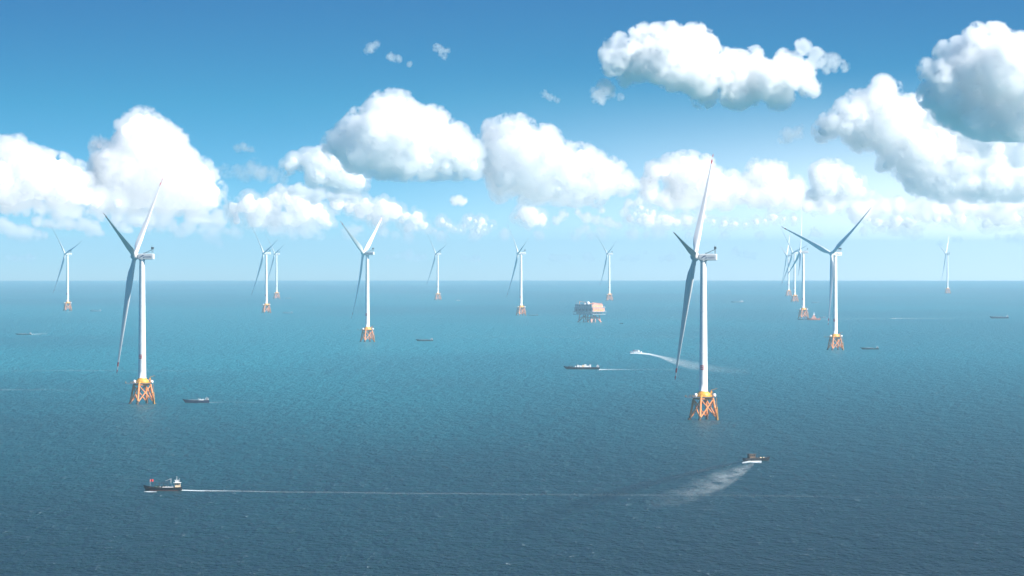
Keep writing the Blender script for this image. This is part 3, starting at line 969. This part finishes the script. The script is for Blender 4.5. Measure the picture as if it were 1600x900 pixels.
# ------------------------------------------------------------------ offshore substation platform
def build_platform():
    p = at_sea(921, 503.5)
    root = link('offshore_platform', None, None, "blocky offshore substation on a reddish lattice jacket, left face shaded and right face salmon", 'platform')
    root.location = p
    D = p.y; k = D / F
    print('platform k', k, 'D', D)
    ang = math.radians(46)
    root.rotation_euler = (0, 0, ang)
    # local: x axis runs along the right-hand lit face, y along the left-hand shaded face
    LX, LY = 30.0, 42.0
    z0, z1 = 13.0, 31.0
    def P_(nm, mb, mts, par=root): return mb.obj(nm, mts, par)
    for (a, b) in ((-1, -1), (1, -1), (1, 1), (-1, 1)):
        m_ = MB()
        m_.tube((a * 11.5, b * 15, -3), (a * 10, b * 13, z0), 1.1, 1.0, 12)
        m_.tube((a * 11.5, b * 15, -2), (a * 11.5, b * 15, 2), 1.7, 1.7, 12)
        P_('jacket_leg', m_, M['pinkleg'])
    m_ = MB()
    C = [(-1, -1), (1, -1), (1, 1), (-1, 1)]
    for i in range(4):
        a, b = C[i], C[(i + 1) % 4]
        mid = ((a[0] + b[0]) / 2, (a[1] + b[1]) / 2)
        m_.tube((a[0] * 11.2, a[1] * 14.7, 1), (mid[0] * 10, mid[1] * 13, z0 - 1), 0.6)
        m_.tube((b[0] * 11.2, b[1] * 14.7, 1), (mid[0] * 10, mid[1] * 13, z0 - 1), 0.6)
        m_.tube((a[0] * 10.6, a[1] * 13.6, 8), (b[0] * 10.6, b[1] * 13.6, 8), 0.5)
        m_.tube((mid[0] * 11, mid[1] * 14, -2), (mid[0] * 10, mid[1] * 13, z0), 0.8)
    P_('cross_brace', m_, M['pinkleg'])
    m_ = MB()
    m_.box((0, 0, z0 + .5), (LX + 3, LY + 4, 1.0))
    m_.box((0, 0, z0 + 5.0), (LX + 4, LY + 5, 0.6))
    m_.box((0, 0, z0 + 12.2), (LX + 2, LY + 2, 0.5))
    for a in (-1, 1):
        for q in range(8):
            y = -LY / 2 + LY * q / 7
            m_.tube((a * (LX / 2 + 1), y, z0 + 1), (a * (LX / 2 + 1), y, z0 + 5), 0.25, n=6)
        for q in range(6):
            x = -LX / 2 + LX * q / 5
            m_.tube((x, a * (LY / 2 + 1.6), z0 + 1), (x, a * (LY / 2 + 1.6), z0 + 5), 0.25, n=6)
    P_('deck_floor', m_, M['panelgrey'])
    m_ = MB()
    m_.box((0, 2, z0 + 2.9), (LX - 6, LY - 8, 4.0))
    P_('lower_module', m_, M['boatwhite'])
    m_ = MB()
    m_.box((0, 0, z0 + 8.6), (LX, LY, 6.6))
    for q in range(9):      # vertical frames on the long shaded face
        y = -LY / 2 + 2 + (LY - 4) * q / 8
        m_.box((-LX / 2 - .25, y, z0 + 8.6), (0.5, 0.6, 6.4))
    P_('main_module', m_, M['panelgrey'])  # bluish shade of the left face put into the panel colour
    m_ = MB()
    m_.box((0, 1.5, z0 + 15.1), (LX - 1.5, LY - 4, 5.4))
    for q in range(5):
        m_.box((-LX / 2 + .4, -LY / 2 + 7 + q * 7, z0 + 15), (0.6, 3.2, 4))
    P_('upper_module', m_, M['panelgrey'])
    m_ = MB()       # end wall cladding, with openings; sunlit warmth put into its salmon colour
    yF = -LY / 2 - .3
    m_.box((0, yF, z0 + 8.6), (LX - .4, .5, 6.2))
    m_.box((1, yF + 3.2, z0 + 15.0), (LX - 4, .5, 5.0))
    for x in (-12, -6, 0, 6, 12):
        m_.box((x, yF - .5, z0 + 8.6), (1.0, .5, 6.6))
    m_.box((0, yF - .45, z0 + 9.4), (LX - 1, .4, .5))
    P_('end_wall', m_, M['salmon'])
    m_ = MB()
    for x in (-9, -3, 3, 9):
        m_.box((x, yF - .36, z0 + 7.4), (3.4, .24, 2.2))
        m_.box((x, yF + 2.8, z0 + 14.4), (3.0, .3, 2.0))
    P_('louvre', m_, M['yellow'])
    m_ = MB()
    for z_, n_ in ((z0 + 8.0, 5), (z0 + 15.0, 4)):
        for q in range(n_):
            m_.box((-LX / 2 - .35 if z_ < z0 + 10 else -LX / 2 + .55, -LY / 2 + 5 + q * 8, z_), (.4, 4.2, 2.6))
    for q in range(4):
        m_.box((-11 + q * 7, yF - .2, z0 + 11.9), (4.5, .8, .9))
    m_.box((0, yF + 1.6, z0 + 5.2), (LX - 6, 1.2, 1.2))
    P_('opening_shade', m_, M['dark'])  # solid dark boxes paint the shade in openings and between modules
    m_ = MB()
    for a, z_ in ((1.2, z0 + 12.5), (2.6, z0 + 5.3)):
        for h in (.6, 1.3):
            m_.tube((-LX / 2 - a, -LY / 2 - a, z_ + h), (LX / 2 + a, -LY / 2 - a, z_ + h), .09, n=5)
            m_.tube((-LX / 2 - a, -LY / 2 - a, z_ + h), (-LX / 2 - a, LY / 2 + a, z_ + h), .09, n=5)
        for q in range(14):
            m_.tube((-LX / 2 - a, -LY / 2 + q * 3.2, z_), (-LX / 2 - a, -LY / 2 + q * 3.2, z_ + 1.3), .07, n=4)
            if q < 10: m_.tube((-LX / 2 + q * 3.2, -LY / 2 - a, z_), (-LX / 2 + q * 3.2, -LY / 2 - a, z_ + 1.3), .07, n=4)
    P_('railing', m_, M['boatwhite'])
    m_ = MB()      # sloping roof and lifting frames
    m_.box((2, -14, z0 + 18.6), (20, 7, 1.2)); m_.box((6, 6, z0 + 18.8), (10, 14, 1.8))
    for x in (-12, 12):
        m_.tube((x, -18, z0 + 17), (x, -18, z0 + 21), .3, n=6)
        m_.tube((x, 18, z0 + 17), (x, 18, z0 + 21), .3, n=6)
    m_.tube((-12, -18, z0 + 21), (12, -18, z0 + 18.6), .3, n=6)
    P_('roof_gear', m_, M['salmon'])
    m_ = MB()
    m_.lathe([(2.6, z0 + 17.9), (3.0, z0 + 19.6), (2.5, z0 + 21.4), (1.4, z0 + 22.4), (.2, z0 + 22.7)], 20, 0, (-9, -5, 0))
    m_.box((-13.4, -1, z0 + 18.6), (2.6, 3.2, 1.6))
    P_('radome', m_, M['boatwhite'])
    m_ = MB()
    m_.tube((-11, 13, z0 + 17.5), (-11, 13, z0 + 23), .5, .4, 8)
    m_.tube((-11, 13, z0 + 22.5), (-4, 4, z0 + 21), .35, .2, 6)
    P_('pedestal_crane', m_, M['orange'])
build_platform()

# ------------------------------------------------------------------ boats
def hull(m_, L, Wd, H, bow_rake=0.12, sheer=0.5, mi=0, stern=0.85, mib=1):
    """bow at -x, stern at +x; waterline z = 0"""
    secs = []; n = 12
    for q in range(n + 1):
        f = q / n
        x = -L / 2 + L * f
        w = Wd / 2 * (min(1, (f / 0.32)) ** 0.6 if f < 0.32 else 1 - (1 - stern) * max(0, (f - .75) / .25))
        w = max(w, 0.03 * Wd)
        top = H * (1 + sheer * max(0, (0.35 - f) / .35) ** 1.6 + 0.18 * sheer * max(0, (f - .8) / .2))
        rk = -bow_rake * L * max(0, (0.25 - f) / .25)
        lw = w * (0.75 if f > .1 else .35)
        secs.append([(x + rk * -0.0, -lw * .6, -1.0), (x, -lw, 0.25), (x + rk, -w, top), (x + rk, w, top), (x, lw, 0.25), (x, lw * .6, -1.0)])
    m_.loft(secs, mi, False)
    return lambda f: H * (1 + sheer * max(0, (0.35 - f) / .35) ** 1.6)

GRP = 'boats and vessels among the turbines'
def boat_root(name, px, py, label, cat, heading=0):
    r_ = link(name, None, None, label, cat, GRP)
    r_.location = at_sea(px, py)
    r_.rotation_euler = (0, 0, math.radians(heading))
    return r_, r_.location.y / F
def cabin(m_, x, y, z, L, Wd, H, mi=0): m_.box((x, y, z + H / 2), (L, Wd, H), mi, taper=0.94)
def windows(m_, x, y, z, L, Wd, n):
    for q in range(n):
        xx = x - L / 2 + L * (q + .5) / n
        for s_ in (-1, 1):
            m_.box((xx, y + s_ * (Wd / 2 + .02), z), (L / n * .6, 0.08, 0.6))

def cargo_boat(px0, px1, py, label, hullm='hullnavy', cab=0.14, hold=True, bow=-1, whitefwd=False, cat='boat', hh=0.075, cabin_h=2, name='cargo_boat', heading=0):
    r_, k = boat_root(name, (px0 + px1) / 2, py, label, cat, heading + (0 if bow < 0 else 180))
    L = (px1 - px0) * k
    Wd = L * 0.17; H = L * hh
    m_ = MB(); top = hull(m_, L, Wd, H)
    m_.obj('hull', [M[hullm]], r_)
    m_ = MB()
    m_.box((0, 0, H + .02), (L * .8, Wd * .82, 0.12))
    m_.obj('deck', [M['deck']], r_)
    if hold:
        m_ = MB()
        m_.box((-L * .08, 0, H + L * .014), (L * .5, Wd * .62, L * .022))
        for q in range(5): m_.box((-L * .3 + q * L * .11, 0, H + L * .028), (L * .012, Wd * .64, L * .008))
        m_.obj('cargo_hatch', [M['panelgrey']], r_)
    xc = L * (.5 - cab * .75); ch = L * .04
    m_ = MB()
    for q in range(cabin_h):
        cabin(m_, xc + q * L * .008, 0, H + q * ch, L * cab * (1 - .22 * q), Wd * (.8 - .12 * q), ch)
    m_.box((xc, 0, H + cabin_h * ch + .05), (L * cab * .95, Wd * .75, L * .006))
    sup = m_.obj('wheelhouse', [M['boatwhite']], r_)
    m_ = MB()
    windows(m_, xc, 0, H + ch * .6, L * cab * .8, Wd * .8, 3)
    windows(m_, xc + L * .008, 0, H + ch * 1.55, L * cab * .6, Wd * .68, 3)
    m_.obj('window_band', [M['glass']], sup)
    m_ = MB()
    m_.tube((xc, 0, H + cabin_h * ch), (xc, 0, H + (cabin_h + 1.3) * ch), L * .003, n=6)
    m_.tube((xc - L * .02, 0, H + (cabin_h + .8) * ch), (xc + L * .02, 0, H + (cabin_h + .8) * ch), L * .002, n=5)
    m_.obj('mast', [M['boatwhite']], r_)
    m_ = MB()
    m_.tube((-L * .42, 0, H), (-L * .42, 0, H + L * .07), L * .004, n=6)
    m_.obj('foremast', [M['dark']], r_)
    return r_, L, Wd, H

# the near fishing boat
def fishing_boat():
    r_, k = boat_root('fishing_boat', 255.5, 766.5, "dark wooden fishing boat with a red bow flag and cream stern cabin", 'boat', 3)
    L = 57 * k; print('fishing boat length', L)
    Wd = 4.6; H = 1.55
    m_ = MB(); hull(m_, L, Wd, H, .06, .75)
    m_.obj('hull', [M['hullblack']], r_)
    m_ = MB(); m_.box((0, 0, H + .02), (L * .82, Wd * .84, .12)); m_.obj('deck', [M['wood']], r_)
    m_ = MB(); m_.box((0, 0, .12), (L * .78, Wd * .80, .22)); m_.obj('waterline_band', [M['hullred']], r_)
    # net rack and awning amidships
    m_ = MB()
    for x in (-.24, -.12, 0, .12):
        for y in (-1, 1): m_.tube((L * x, y * Wd * .36, H), (L * x, y * Wd * .36, H + 2.0), .07, n=5)
    m_.box((-L * .06, 0, H + 2.05), (L * .42, Wd * .8, .12))
    m_.obj('awning', [M['dark']], r_)
    m_ = MB()
    rr = random.Random(5)
    for q in range(26):
        x = rr.uniform(-.27, .15) * L; y = rr.uniform(-.3, .3) * Wd; s = rr.uniform(.35, .8)
        m_.lathe([(s, 0), (s * .9, s * .4), (s * .3, s * .8)], 7, rr.choice([0, 0, 1, 2]), (x, y, H + .05))
    m_.obj('gear_pile', [M['net'], M['wood'], M['deck']], r_)
    m_ = MB(); m_.box((L * .12, -Wd * .46, H + .15), (L * .3, .12, .35)); m_.box((L * .12, Wd * .46, H + .15), (L * .3, .12, .35))
    m_.obj('bulwark_stripe', [M['boatwhite']], r_)
    m_ = MB()
    cabin(m_, L * .385, 0, H, L * .15, Wd * .8, 2.1)
    cab_ = m_.obj('cabin', [M['cream']], r_)
    m_ = MB()
    m_.box((L * .375, 0, H + 2.2), (L * .21, Wd * .92, .16))
    cabin(m_, L * .36, 0, H + 2.3, L * .09, Wd * .5, 0.9)
    m_.box((L * .36, 0, H + 3.3), (L * .12, Wd * .62, .12))
    m_.obj('roof', [M['boatwhite']], cab_)
    m_ = MB(); windows(m_, L * .385, 0, H + 1.4, L * .13, Wd * .8, 3)
    m_.box((L * .305, 0, H + 1.4), (.08, Wd * .5, .6))
    m_.obj('window', [M['glass']], cab_)
    m_ = MB()
    m_.tube((L * .36, 0, H + 3.3), (L * .36, 0, H + 5.2), .06, n=6)
    m_.tube((L * .20, 0, H), (L * .20, 0, H + 4.2), .08, n=6)
    m_.tube((L * .20, 0, H + 4.0), (L * .05, 0, H + 3.0), .05, n=5)
    m_.tube((L * .43, .8, H + 2.2), (L * .43, .8, H + 4.4), .04, n=5)
    m_.obj('mast', [M['boatwhite']], r_)
    m_ = MB(); m_.tube((-L * .37, 0, H * 1.4), (-L * .37, 0, H + 3.9), .05, n=6)
    fp = m_.obj('flagpole', [M['boatwhite']], r_)
    m_ = MB()
    for a in range(6):
        x0, x1 = a * .26, (a + 1) * .26
        y0_, y1_ = .12 * math.sin(a * 1.3), .12 * math.sin((a + 1) * 1.3)
        m_.add([(-L * .37 + x0, y0_, H + 2.7), (-L * .37 + x1, y1_, H + 2.7), (-L * .37 + x1, y1_, H + 3.8), (-L * .37 + x0, y0_, H + 3.8)], [(0, 1, 2, 3)], 0, True)
    m_.obj('flag', [M['red']], fp)
    m_ = MB(); m_.lathe([(.4, 0), (.45, .5), (.3, .9)], 10, 0, (L * .24, -.6, H + .1)); m_.lathe([(.4, 0), (.45, .5), (.3, .9)], 10, 0, (L * .22, .7, H + .1))
    m_.obj('drum', [M['boatwhite']], r_)
fishing_boat()

r_, L, Wd, H = cargo_boat(289, 327, 629.5, "navy cargo boat with a white wheelhouse right of the nearest left turbine's jacket", 'hullnavy', .14, heading=2, hh=.11)
m_ = MB(); m_.box((L * .18, -Wd * .45, H + .3), (L * .22, .2, .7)); m_.obj('bulwark', [M['boatwhite']], r_)
m_ = MB()
for x in (.06, .12, .24): m_.tube((L * x, 0, H), (L * x, 0, H + L * .085), L * .006, n=6)
m_.obj('derrick', [M['boatwhite']], r_)
cargo_boat(652, 677, 533, "green grey barge like boat right of the sunlit bladed turbine", 'hullgreen', .14, hh=.085)
cargo_boat(26, 49, 523, "low dark boat at the far left with its pale wake behind", 'hullgreen', .1, hh=.06)
cargo_boat(142, 158, 486.5, "faint low boat right of the leftmost turbine", 'steelblue', .12, hh=.07)
cargo_boat(442, 457, 489.5, "low dark boat right of the paired turbines, the nearer of two there", 'steelblue', .12, hh=.06)
cargo_boat(446, 455, 466.5, "very faint boat on the far water beside the smaller paired turbine", 'steelblue', .2, hh=.07)
cargo_boat(826, 841, 493, "low dark boat at the foot of the turbine left of the platform", 'hullgreen', .15, hh=.06, cabin_h=1)
cargo_boat(711, 719, 470, "small white boat right of the turbine that stands alone", 'boatwhite', .4, hh=.08)
cargo_boat(1144, 1163, 472.5, "grey boat with white superstructure on the far water right of the nearest right turbine", 'steelblue', .3, hh=.06)
cargo_boat(1268, 1280, 473, "faint flat vessel far off between the crowded turbines and the dark bladed one", 'steelblue', .12, hh=.06)
cargo_boat(1347, 1373, 546, "dark green boat with a small white bridge right of the dark bladed turbine's jacket", 'hullgreen', .12, hh=.085, heading=-2)
cargo_boat(1549, 1576, 497.5, "long dark coaster near the right edge", 'hullnavy', .1, hh=.09)
cargo_boat(1390, 1399, 498, "tiny boat trailing a white wake between the coaster and the work vessels", 'boatwhite', .3, hh=.08)
cargo_boat(968, 974, 506, "tiny dark boat just right of the platform", 'hullblack', .3, hh=.1)
# long passenger like vessel at the middle
r_, L, Wd, H = cargo_boat(886, 937, 577, "long dark ship crowded with white deckhouses, nearest vessel to the speedboat", 'hullblack', .08, hold=False, hh=.065, cabin_h=1, cat='ship', name='dredger_ship')
rr = random.Random(3)
for x, w, h, mt in ((-.24, .04, .035, 'boatwhite'), (-.16, .07, .06, 'boatwhite'), (-.08, .07, .05, 'boatwhite'), (0, .08, .065, 'cream'), (.06, .06, .085, 'boatwhite'), (.13, .08, .045, 'boatwhite'), (.21, .05, .075, 'boatwhite')):
    m_ = MB(); cabin(m_, L * x, 0, H, L * w, Wd * .7, L * h); windows(m_, L * x, 0, H + L * h * .6, L * w * .9, Wd * .66, 2)
    m_.obj('deckhouse', [M[mt]], r_)
m_ = MB()
for x, h in ((-.2, .1), (-.13, .12), (.02, .11), (.09, .12), (.17, .1)): m_.tube((L * x, 0, H), (L * x, 0, H + L * h), L * .005, n=6)
for x in (-.45, -.41, -.37, -.33): m_.box((L * x, 0, H * 1.3), (L * .02, Wd * .3, L * .03))
m_.obj('deck_gear', [M['dark']], r_)

# speedboat throwing spray
def speedboat():
    r_, k = boat_root('speedboat', 994, 551.5, "white speedboat with a red canopy throwing up spray, long wake behind", 'speedboat', -20)
    L = 13.0
    m_ = MB(); hull(m_, L, 3.6, 1.5, .1, .5, stern=.95); m_.obj('hull', [M['boatwhite']], r_)
    m_ = MB(); cabin(m_, 1, 0, 1.4, 5.0, 2.8, 1.8); m_.box((1, 0, 3.3), (5.4, 3.0, .14)); m_.obj('cabin', [M['boatwhite']], r_)
    m_ = MB(); m_.box((-2.6, 0, 3.0), (2.4, 2.6, .5)); m_.tube((-2, 0, 1.4), (-2, 0, 3), .1); m_.obj('canopy', [M['red']], r_)
    m_ = MB(); windows(m_, 1, 0, 2.4, 4.6, 2.8, 3); m_.obj('window', [M['glass']], r_)
speedboat()

# work vessels at the jacket of the blade-up turbine
r_, L, Wd, H = cargo_boat(1247, 1266, 499.5, "flat dark barge moored under the blade up turbine's jacket", 'hullnavy', .15, hold=False, hh=.05, cabin_h=1, cat='barge', name='work_barge')
m_ = MB()
for x in (.0, .1, .2): m_.box((L * x, 0, H + 1.2), (L * .08, Wd * .5, 2.6))
m_.obj('deck_cargo', [M['steelblue']], r_)
r_, L, Wd, H = cargo_boat(1262, 1282, 500, "orange red work vessel with a tall white deckhouse beside the blade up turbine", 'rust', .12, hold=False, hh=.12, cabin_h=1, cat='work vessel', name='work_vessel')
m_ = MB()
for q, (w, h) in enumerate(((.4, .07), (.3, .07), (.2, .08), (.1, .07))): cabin(m_, -L * .02, 0, H + L * .07 * q, L * w, Wd * .8, L * h)
m_.obj('deckhouse', [M['salmon']], r_)
m_ = MB(); cabin(m_, 0, 0, H + L * .27, L * .14, Wd * .6, L * .1); m_.tube((0, 0, H + L * .3), (0, 0, H + L * .5), .3); m_.obj('bridge', [M['boatwhite']], r_)
r_, L, Wd, H = cargo_boat(1281, 1291, 497, "grey work vessel with a pale bridge right of the orange red one", 'steelblue', .4, hold=False, hh=.14, cabin_h=2, cat='work vessel', name='work_vessel')

# dark boat heading away on the lower right, foam at its stern
def dark_launch():
    r_, k = boat_root('fishing_boat', 1182, 720, "small dark boat in white foam at the head of the broad pale patch", 'boat', 202)
    L = 15.0; Wd = 4.4; H = 1.5
    m_ = MB(); hull(m_, L, Wd, H, .06, .6); m_.obj('hull', [M['hullblack']], r_)
    m_ = MB(); m_.box((0, 0, H + .02), (L * .8, Wd * .82, .12)); m_.obj('deck', [M['wood']], r_)
    m_ = MB(); cabin(m_, L * .2, 0, H, L * .24, Wd * .7, 2.1); m_.box((L * .2, 0, H + 2.2), (L * .3, Wd * .8, .15)); c_ = m_.obj('cabin', [M['wood']], r_)
    m_ = MB(); windows(m_, L * .2, 0, H + 1.4, L * .2, Wd * .7, 3); m_.obj('window', [M['glass']], c_)
    m_ = MB(); m_.tube((-L * .1, 0, H), (-L * .1, 0, H + 4), .07, n=6); m_.tube((L * .1, 0, H), (L * .1, 0, H + 3.4), .07, n=6); m_.obj('mast', [M['dark']], r_)
    m_ = MB()
    rr = random.Random(8)
    for q in range(12):
        x = rr.uniform(-.3, .05) * L; y = rr.uniform(-.3, .3) * Wd; s = rr.uniform(.3, .7)
        m_.lathe([(s, 0), (s * .9, s * .4), (s * .3, s * .8)], 7, rr.choice([0, 1]), (x, y, H + .05))
    m_.obj('gear_pile', [M['net'], M['cream']], r_)
dark_launch()

# ------------------------------------------------------------------ wakes and foam lines on the water
def foam_material(name, op, sx_, sy_, lo, hi, col=(0.75, 0.82, 0.84)):
    m = bpy.data.materials.new(name); m.use_nodes = True
    t = m.node_tree
    b = t.nodes['Principled BSDF']
    b.inputs['Base Color'].default_value = col + (1,)
    b.inputs['Roughness'].default_value = 0.7
    at = N(t, 'ShaderNodeAttribute'); at.attribute_name = 'foam'
    tc = N(t, 'ShaderNodeTexCoord')
    mp = N(t, 'ShaderNodeMapping'); mp.inputs['Scale'].default_value = (sx_, sy_, 1)
    t.links.new(tc.outputs['Object'], mp.inputs['Vector'])
    no = N(t, 'ShaderNodeTexNoise'); no.inputs['Scale'].default_value = 1.0; no.inputs['Detail'].default_value = 5; no.inputs['Roughness'].default_value = .65
    t.links.new(mp.outputs[0], no.inputs['Vector'])
    mr = N(t, 'ShaderNodeMapRange'); mr.inputs['From Min'].default_value = lo; mr.inputs['From Max'].default_value = hi
    mr.inputs['To Max'].default_value = op
    t.links.new(no.outputs['Fac'], mr.inputs['Value'])
    mu = N(t, 'ShaderNodeMath', operation='MULTIPLY')
    t.links.new(mr.outputs['Result'], mu.inputs[0]); t.links.new(at.outputs['Fac'], mu.inputs[1])
    t.links.new(mu.outputs[0], b.inputs['Alpha'])
    return m
FM_DENSE = foam_material('foam_dense', 1.0, .25, .10, .25, .5)
PALE_SOFT = foam_material('pale_thin', .55, .10, .02, .35, .65)  # half-transparent pale sheet for the broad patch behind the dark boat
FM_LINE = foam_material('foam_line', .5, .02, .02, .30, .6)
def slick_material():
    m = foam_material('slick_water', 0.55, .05, .02, .2, .5, (0.006, 0.016, 0.018))  # darker reflection of calmed water put into the sheet's base colour
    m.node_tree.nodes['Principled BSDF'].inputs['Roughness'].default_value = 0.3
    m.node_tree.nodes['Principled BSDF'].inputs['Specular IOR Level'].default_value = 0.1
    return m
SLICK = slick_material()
def wake(path, label, m, name='wake'):
    """path: (x, row, half width in rows, strength) in photo measures; laid on the sea as a curved sheet"""
    pts = []
    for (a, b) in zip(path, path[1:]):
        n = max(2, int(abs(b[0] - a[0]) / 6))
        for q in range(n): pts.append([a[i] + (b[i] - a[i]) * q / n for i in range(4)])
    pts.append(list(path[-1]))
    V = []; Fc = []; A_ = []
    NR = 6
    for (x, y, w, s_) in pts:
        for r in range(NR + 1):
            v = -1 + 2 * r / NR
            p = at_sea(x, y + v * w); p.z += 0.12
            V.append(p); A_.append(s_ * max(0, 1 - abs(v) ** 2.0))
    for i in range(len(pts) - 1):
        for r in range(NR):
            a = i * (NR + 1) + r
            Fc.append((a, a + 1, a + NR + 2, a + NR + 1))
    c = V[0].copy()
    me = bpy.data.meshes.new(name)
    me.from_pydata([tuple(p - c) for p in V], [], Fc)
    at_ = me.attributes.new('foam', 'FLOAT', 'POINT'); at_.data.foreach_set('value', A_)
    me.polygons.foreach_set('use_smooth', [True] * len(Fc))
    me.materials.append(m)
    bm = bmesh.new(); bm.from_mesh(me); bmesh.ops.recalc_face_normals(bm, faces=bm.faces)
    if sum(f.normal.z for f in bm.faces) < 0: bmesh.ops.reverse_faces(bm, faces=bm.faces)
    bm.to_mesh(me); bm.free()
    o = link(name, me, None, label, 'wake', 'wakes and foam on the sea')
    o.location = c
wake([(283, 766.3, .8, 1), (310, 767.2, 1.0, .75), (360, 767.5, .9, .26), (450, 769.4, .9, .13), (530, 769.6, 1.0, .10), (620, 771.4, 1.1, .09), (720, 771.6, 1.2, .08), (800, 772.9, 1.3, .06), (1000, 774, 1.5, .04)], "thin straight white wake trailing right from the wooden fishing boat", FM_DENSE)
wake([(1000, 774, 1.4, .12), (1150, 774.5, 1.2, .1), (1300, 776.5, 1.1, .09), (1599, 778, .9, .06)], "faint far end of the fishing boat's wake running to the right edge", FM_LINE)
wake([(985, 552, .8, .9), (996, 551.5, 1.8, 1), (1015, 553.5, 1.4, .9), (1030, 557, 2.0, .5), (1055, 565, 6, .24), (1080, 571, 8, .16), (1120, 577, 6, .07), (1170, 582, 5, .02)], "white spreading wake curving right behind the speedboat", FM_DENSE)
wake([(936, 577.5, .9, 1), (950, 577.5, .8, .45), (990, 577.5, .6, .12), (1060, 577.5, .5, .06)], "short white wake at the stern of the long dark ship", FM_DENSE)
wake([(1190, 722, 2.2, 1), (1172, 721.5, 2.0, .9), (1160, 723.5, 1.4, .5)], "bright foam churned around the small dark boat", FM_DENSE, 'foam')
wake([(1178, 726, 3, .3), (1160, 736, 10, .5), (1130, 750, 18, .42), (1090, 765, 20, .22), (1050, 778, 16, .10), (1010, 788, 12, .03)], "broad pale patch on the water behind the small dark boat", PALE_SOFT)
wake([(225, 768.6, .5, .5), (232, 768.8, .9, .9), (245, 768.9, .6, .5)], "small white bow wave under the wooden fishing boat", FM_DENSE, 'foam')
wake([(47, 522.5, .6, .8), (56, 522, .5, .5), (75, 521.5, .4, .2)], "short pale wake behind the low dark boat at the far left", FM_DENSE)
wake([(1398, 497.5, .4, .8), (1412, 497.5, .35, .4), (1500, 497.6, .3, .12), (1550, 497.8, .3, .08)], "thin white wake of the tiny boat reaching towards the coaster", FM_DENSE)
wake([(1283, 498.8, .4, .3), (1340, 498.2, .35, .2), (1388, 498, .35, .16)], "faint foam line from the work vessels towards the tiny boat", FM_DENSE, 'foam_line')
wake([(0, 580, .8, .12), (120, 579, .8, .2), (240, 579.5, .7, .22), (400, 580, .6, .06)], "thin pale line across the water left of the nearest left turbine", FM_LINE, 'foam_line')
wake([(0, 609, .7, .25), (75, 609, .7, .2), (130, 610, .6, .05)], "short pale line at the left edge below the longer foam line", FM_LINE, 'foam_line')
wake([(580, 525, .6, .06), (700, 525.5, .6, .14), (900, 526.5, .6, .2), (1060, 526, .6, .14), (1250, 526, .5, .05)], "long pale line on the water below the offshore platform", FM_LINE, 'foam_line')
wake([(327, 629, .6, .4), (360, 628, .6, .3), (420, 630, .6, .1)], "weak wake right of the navy cargo boat", FM_LINE)

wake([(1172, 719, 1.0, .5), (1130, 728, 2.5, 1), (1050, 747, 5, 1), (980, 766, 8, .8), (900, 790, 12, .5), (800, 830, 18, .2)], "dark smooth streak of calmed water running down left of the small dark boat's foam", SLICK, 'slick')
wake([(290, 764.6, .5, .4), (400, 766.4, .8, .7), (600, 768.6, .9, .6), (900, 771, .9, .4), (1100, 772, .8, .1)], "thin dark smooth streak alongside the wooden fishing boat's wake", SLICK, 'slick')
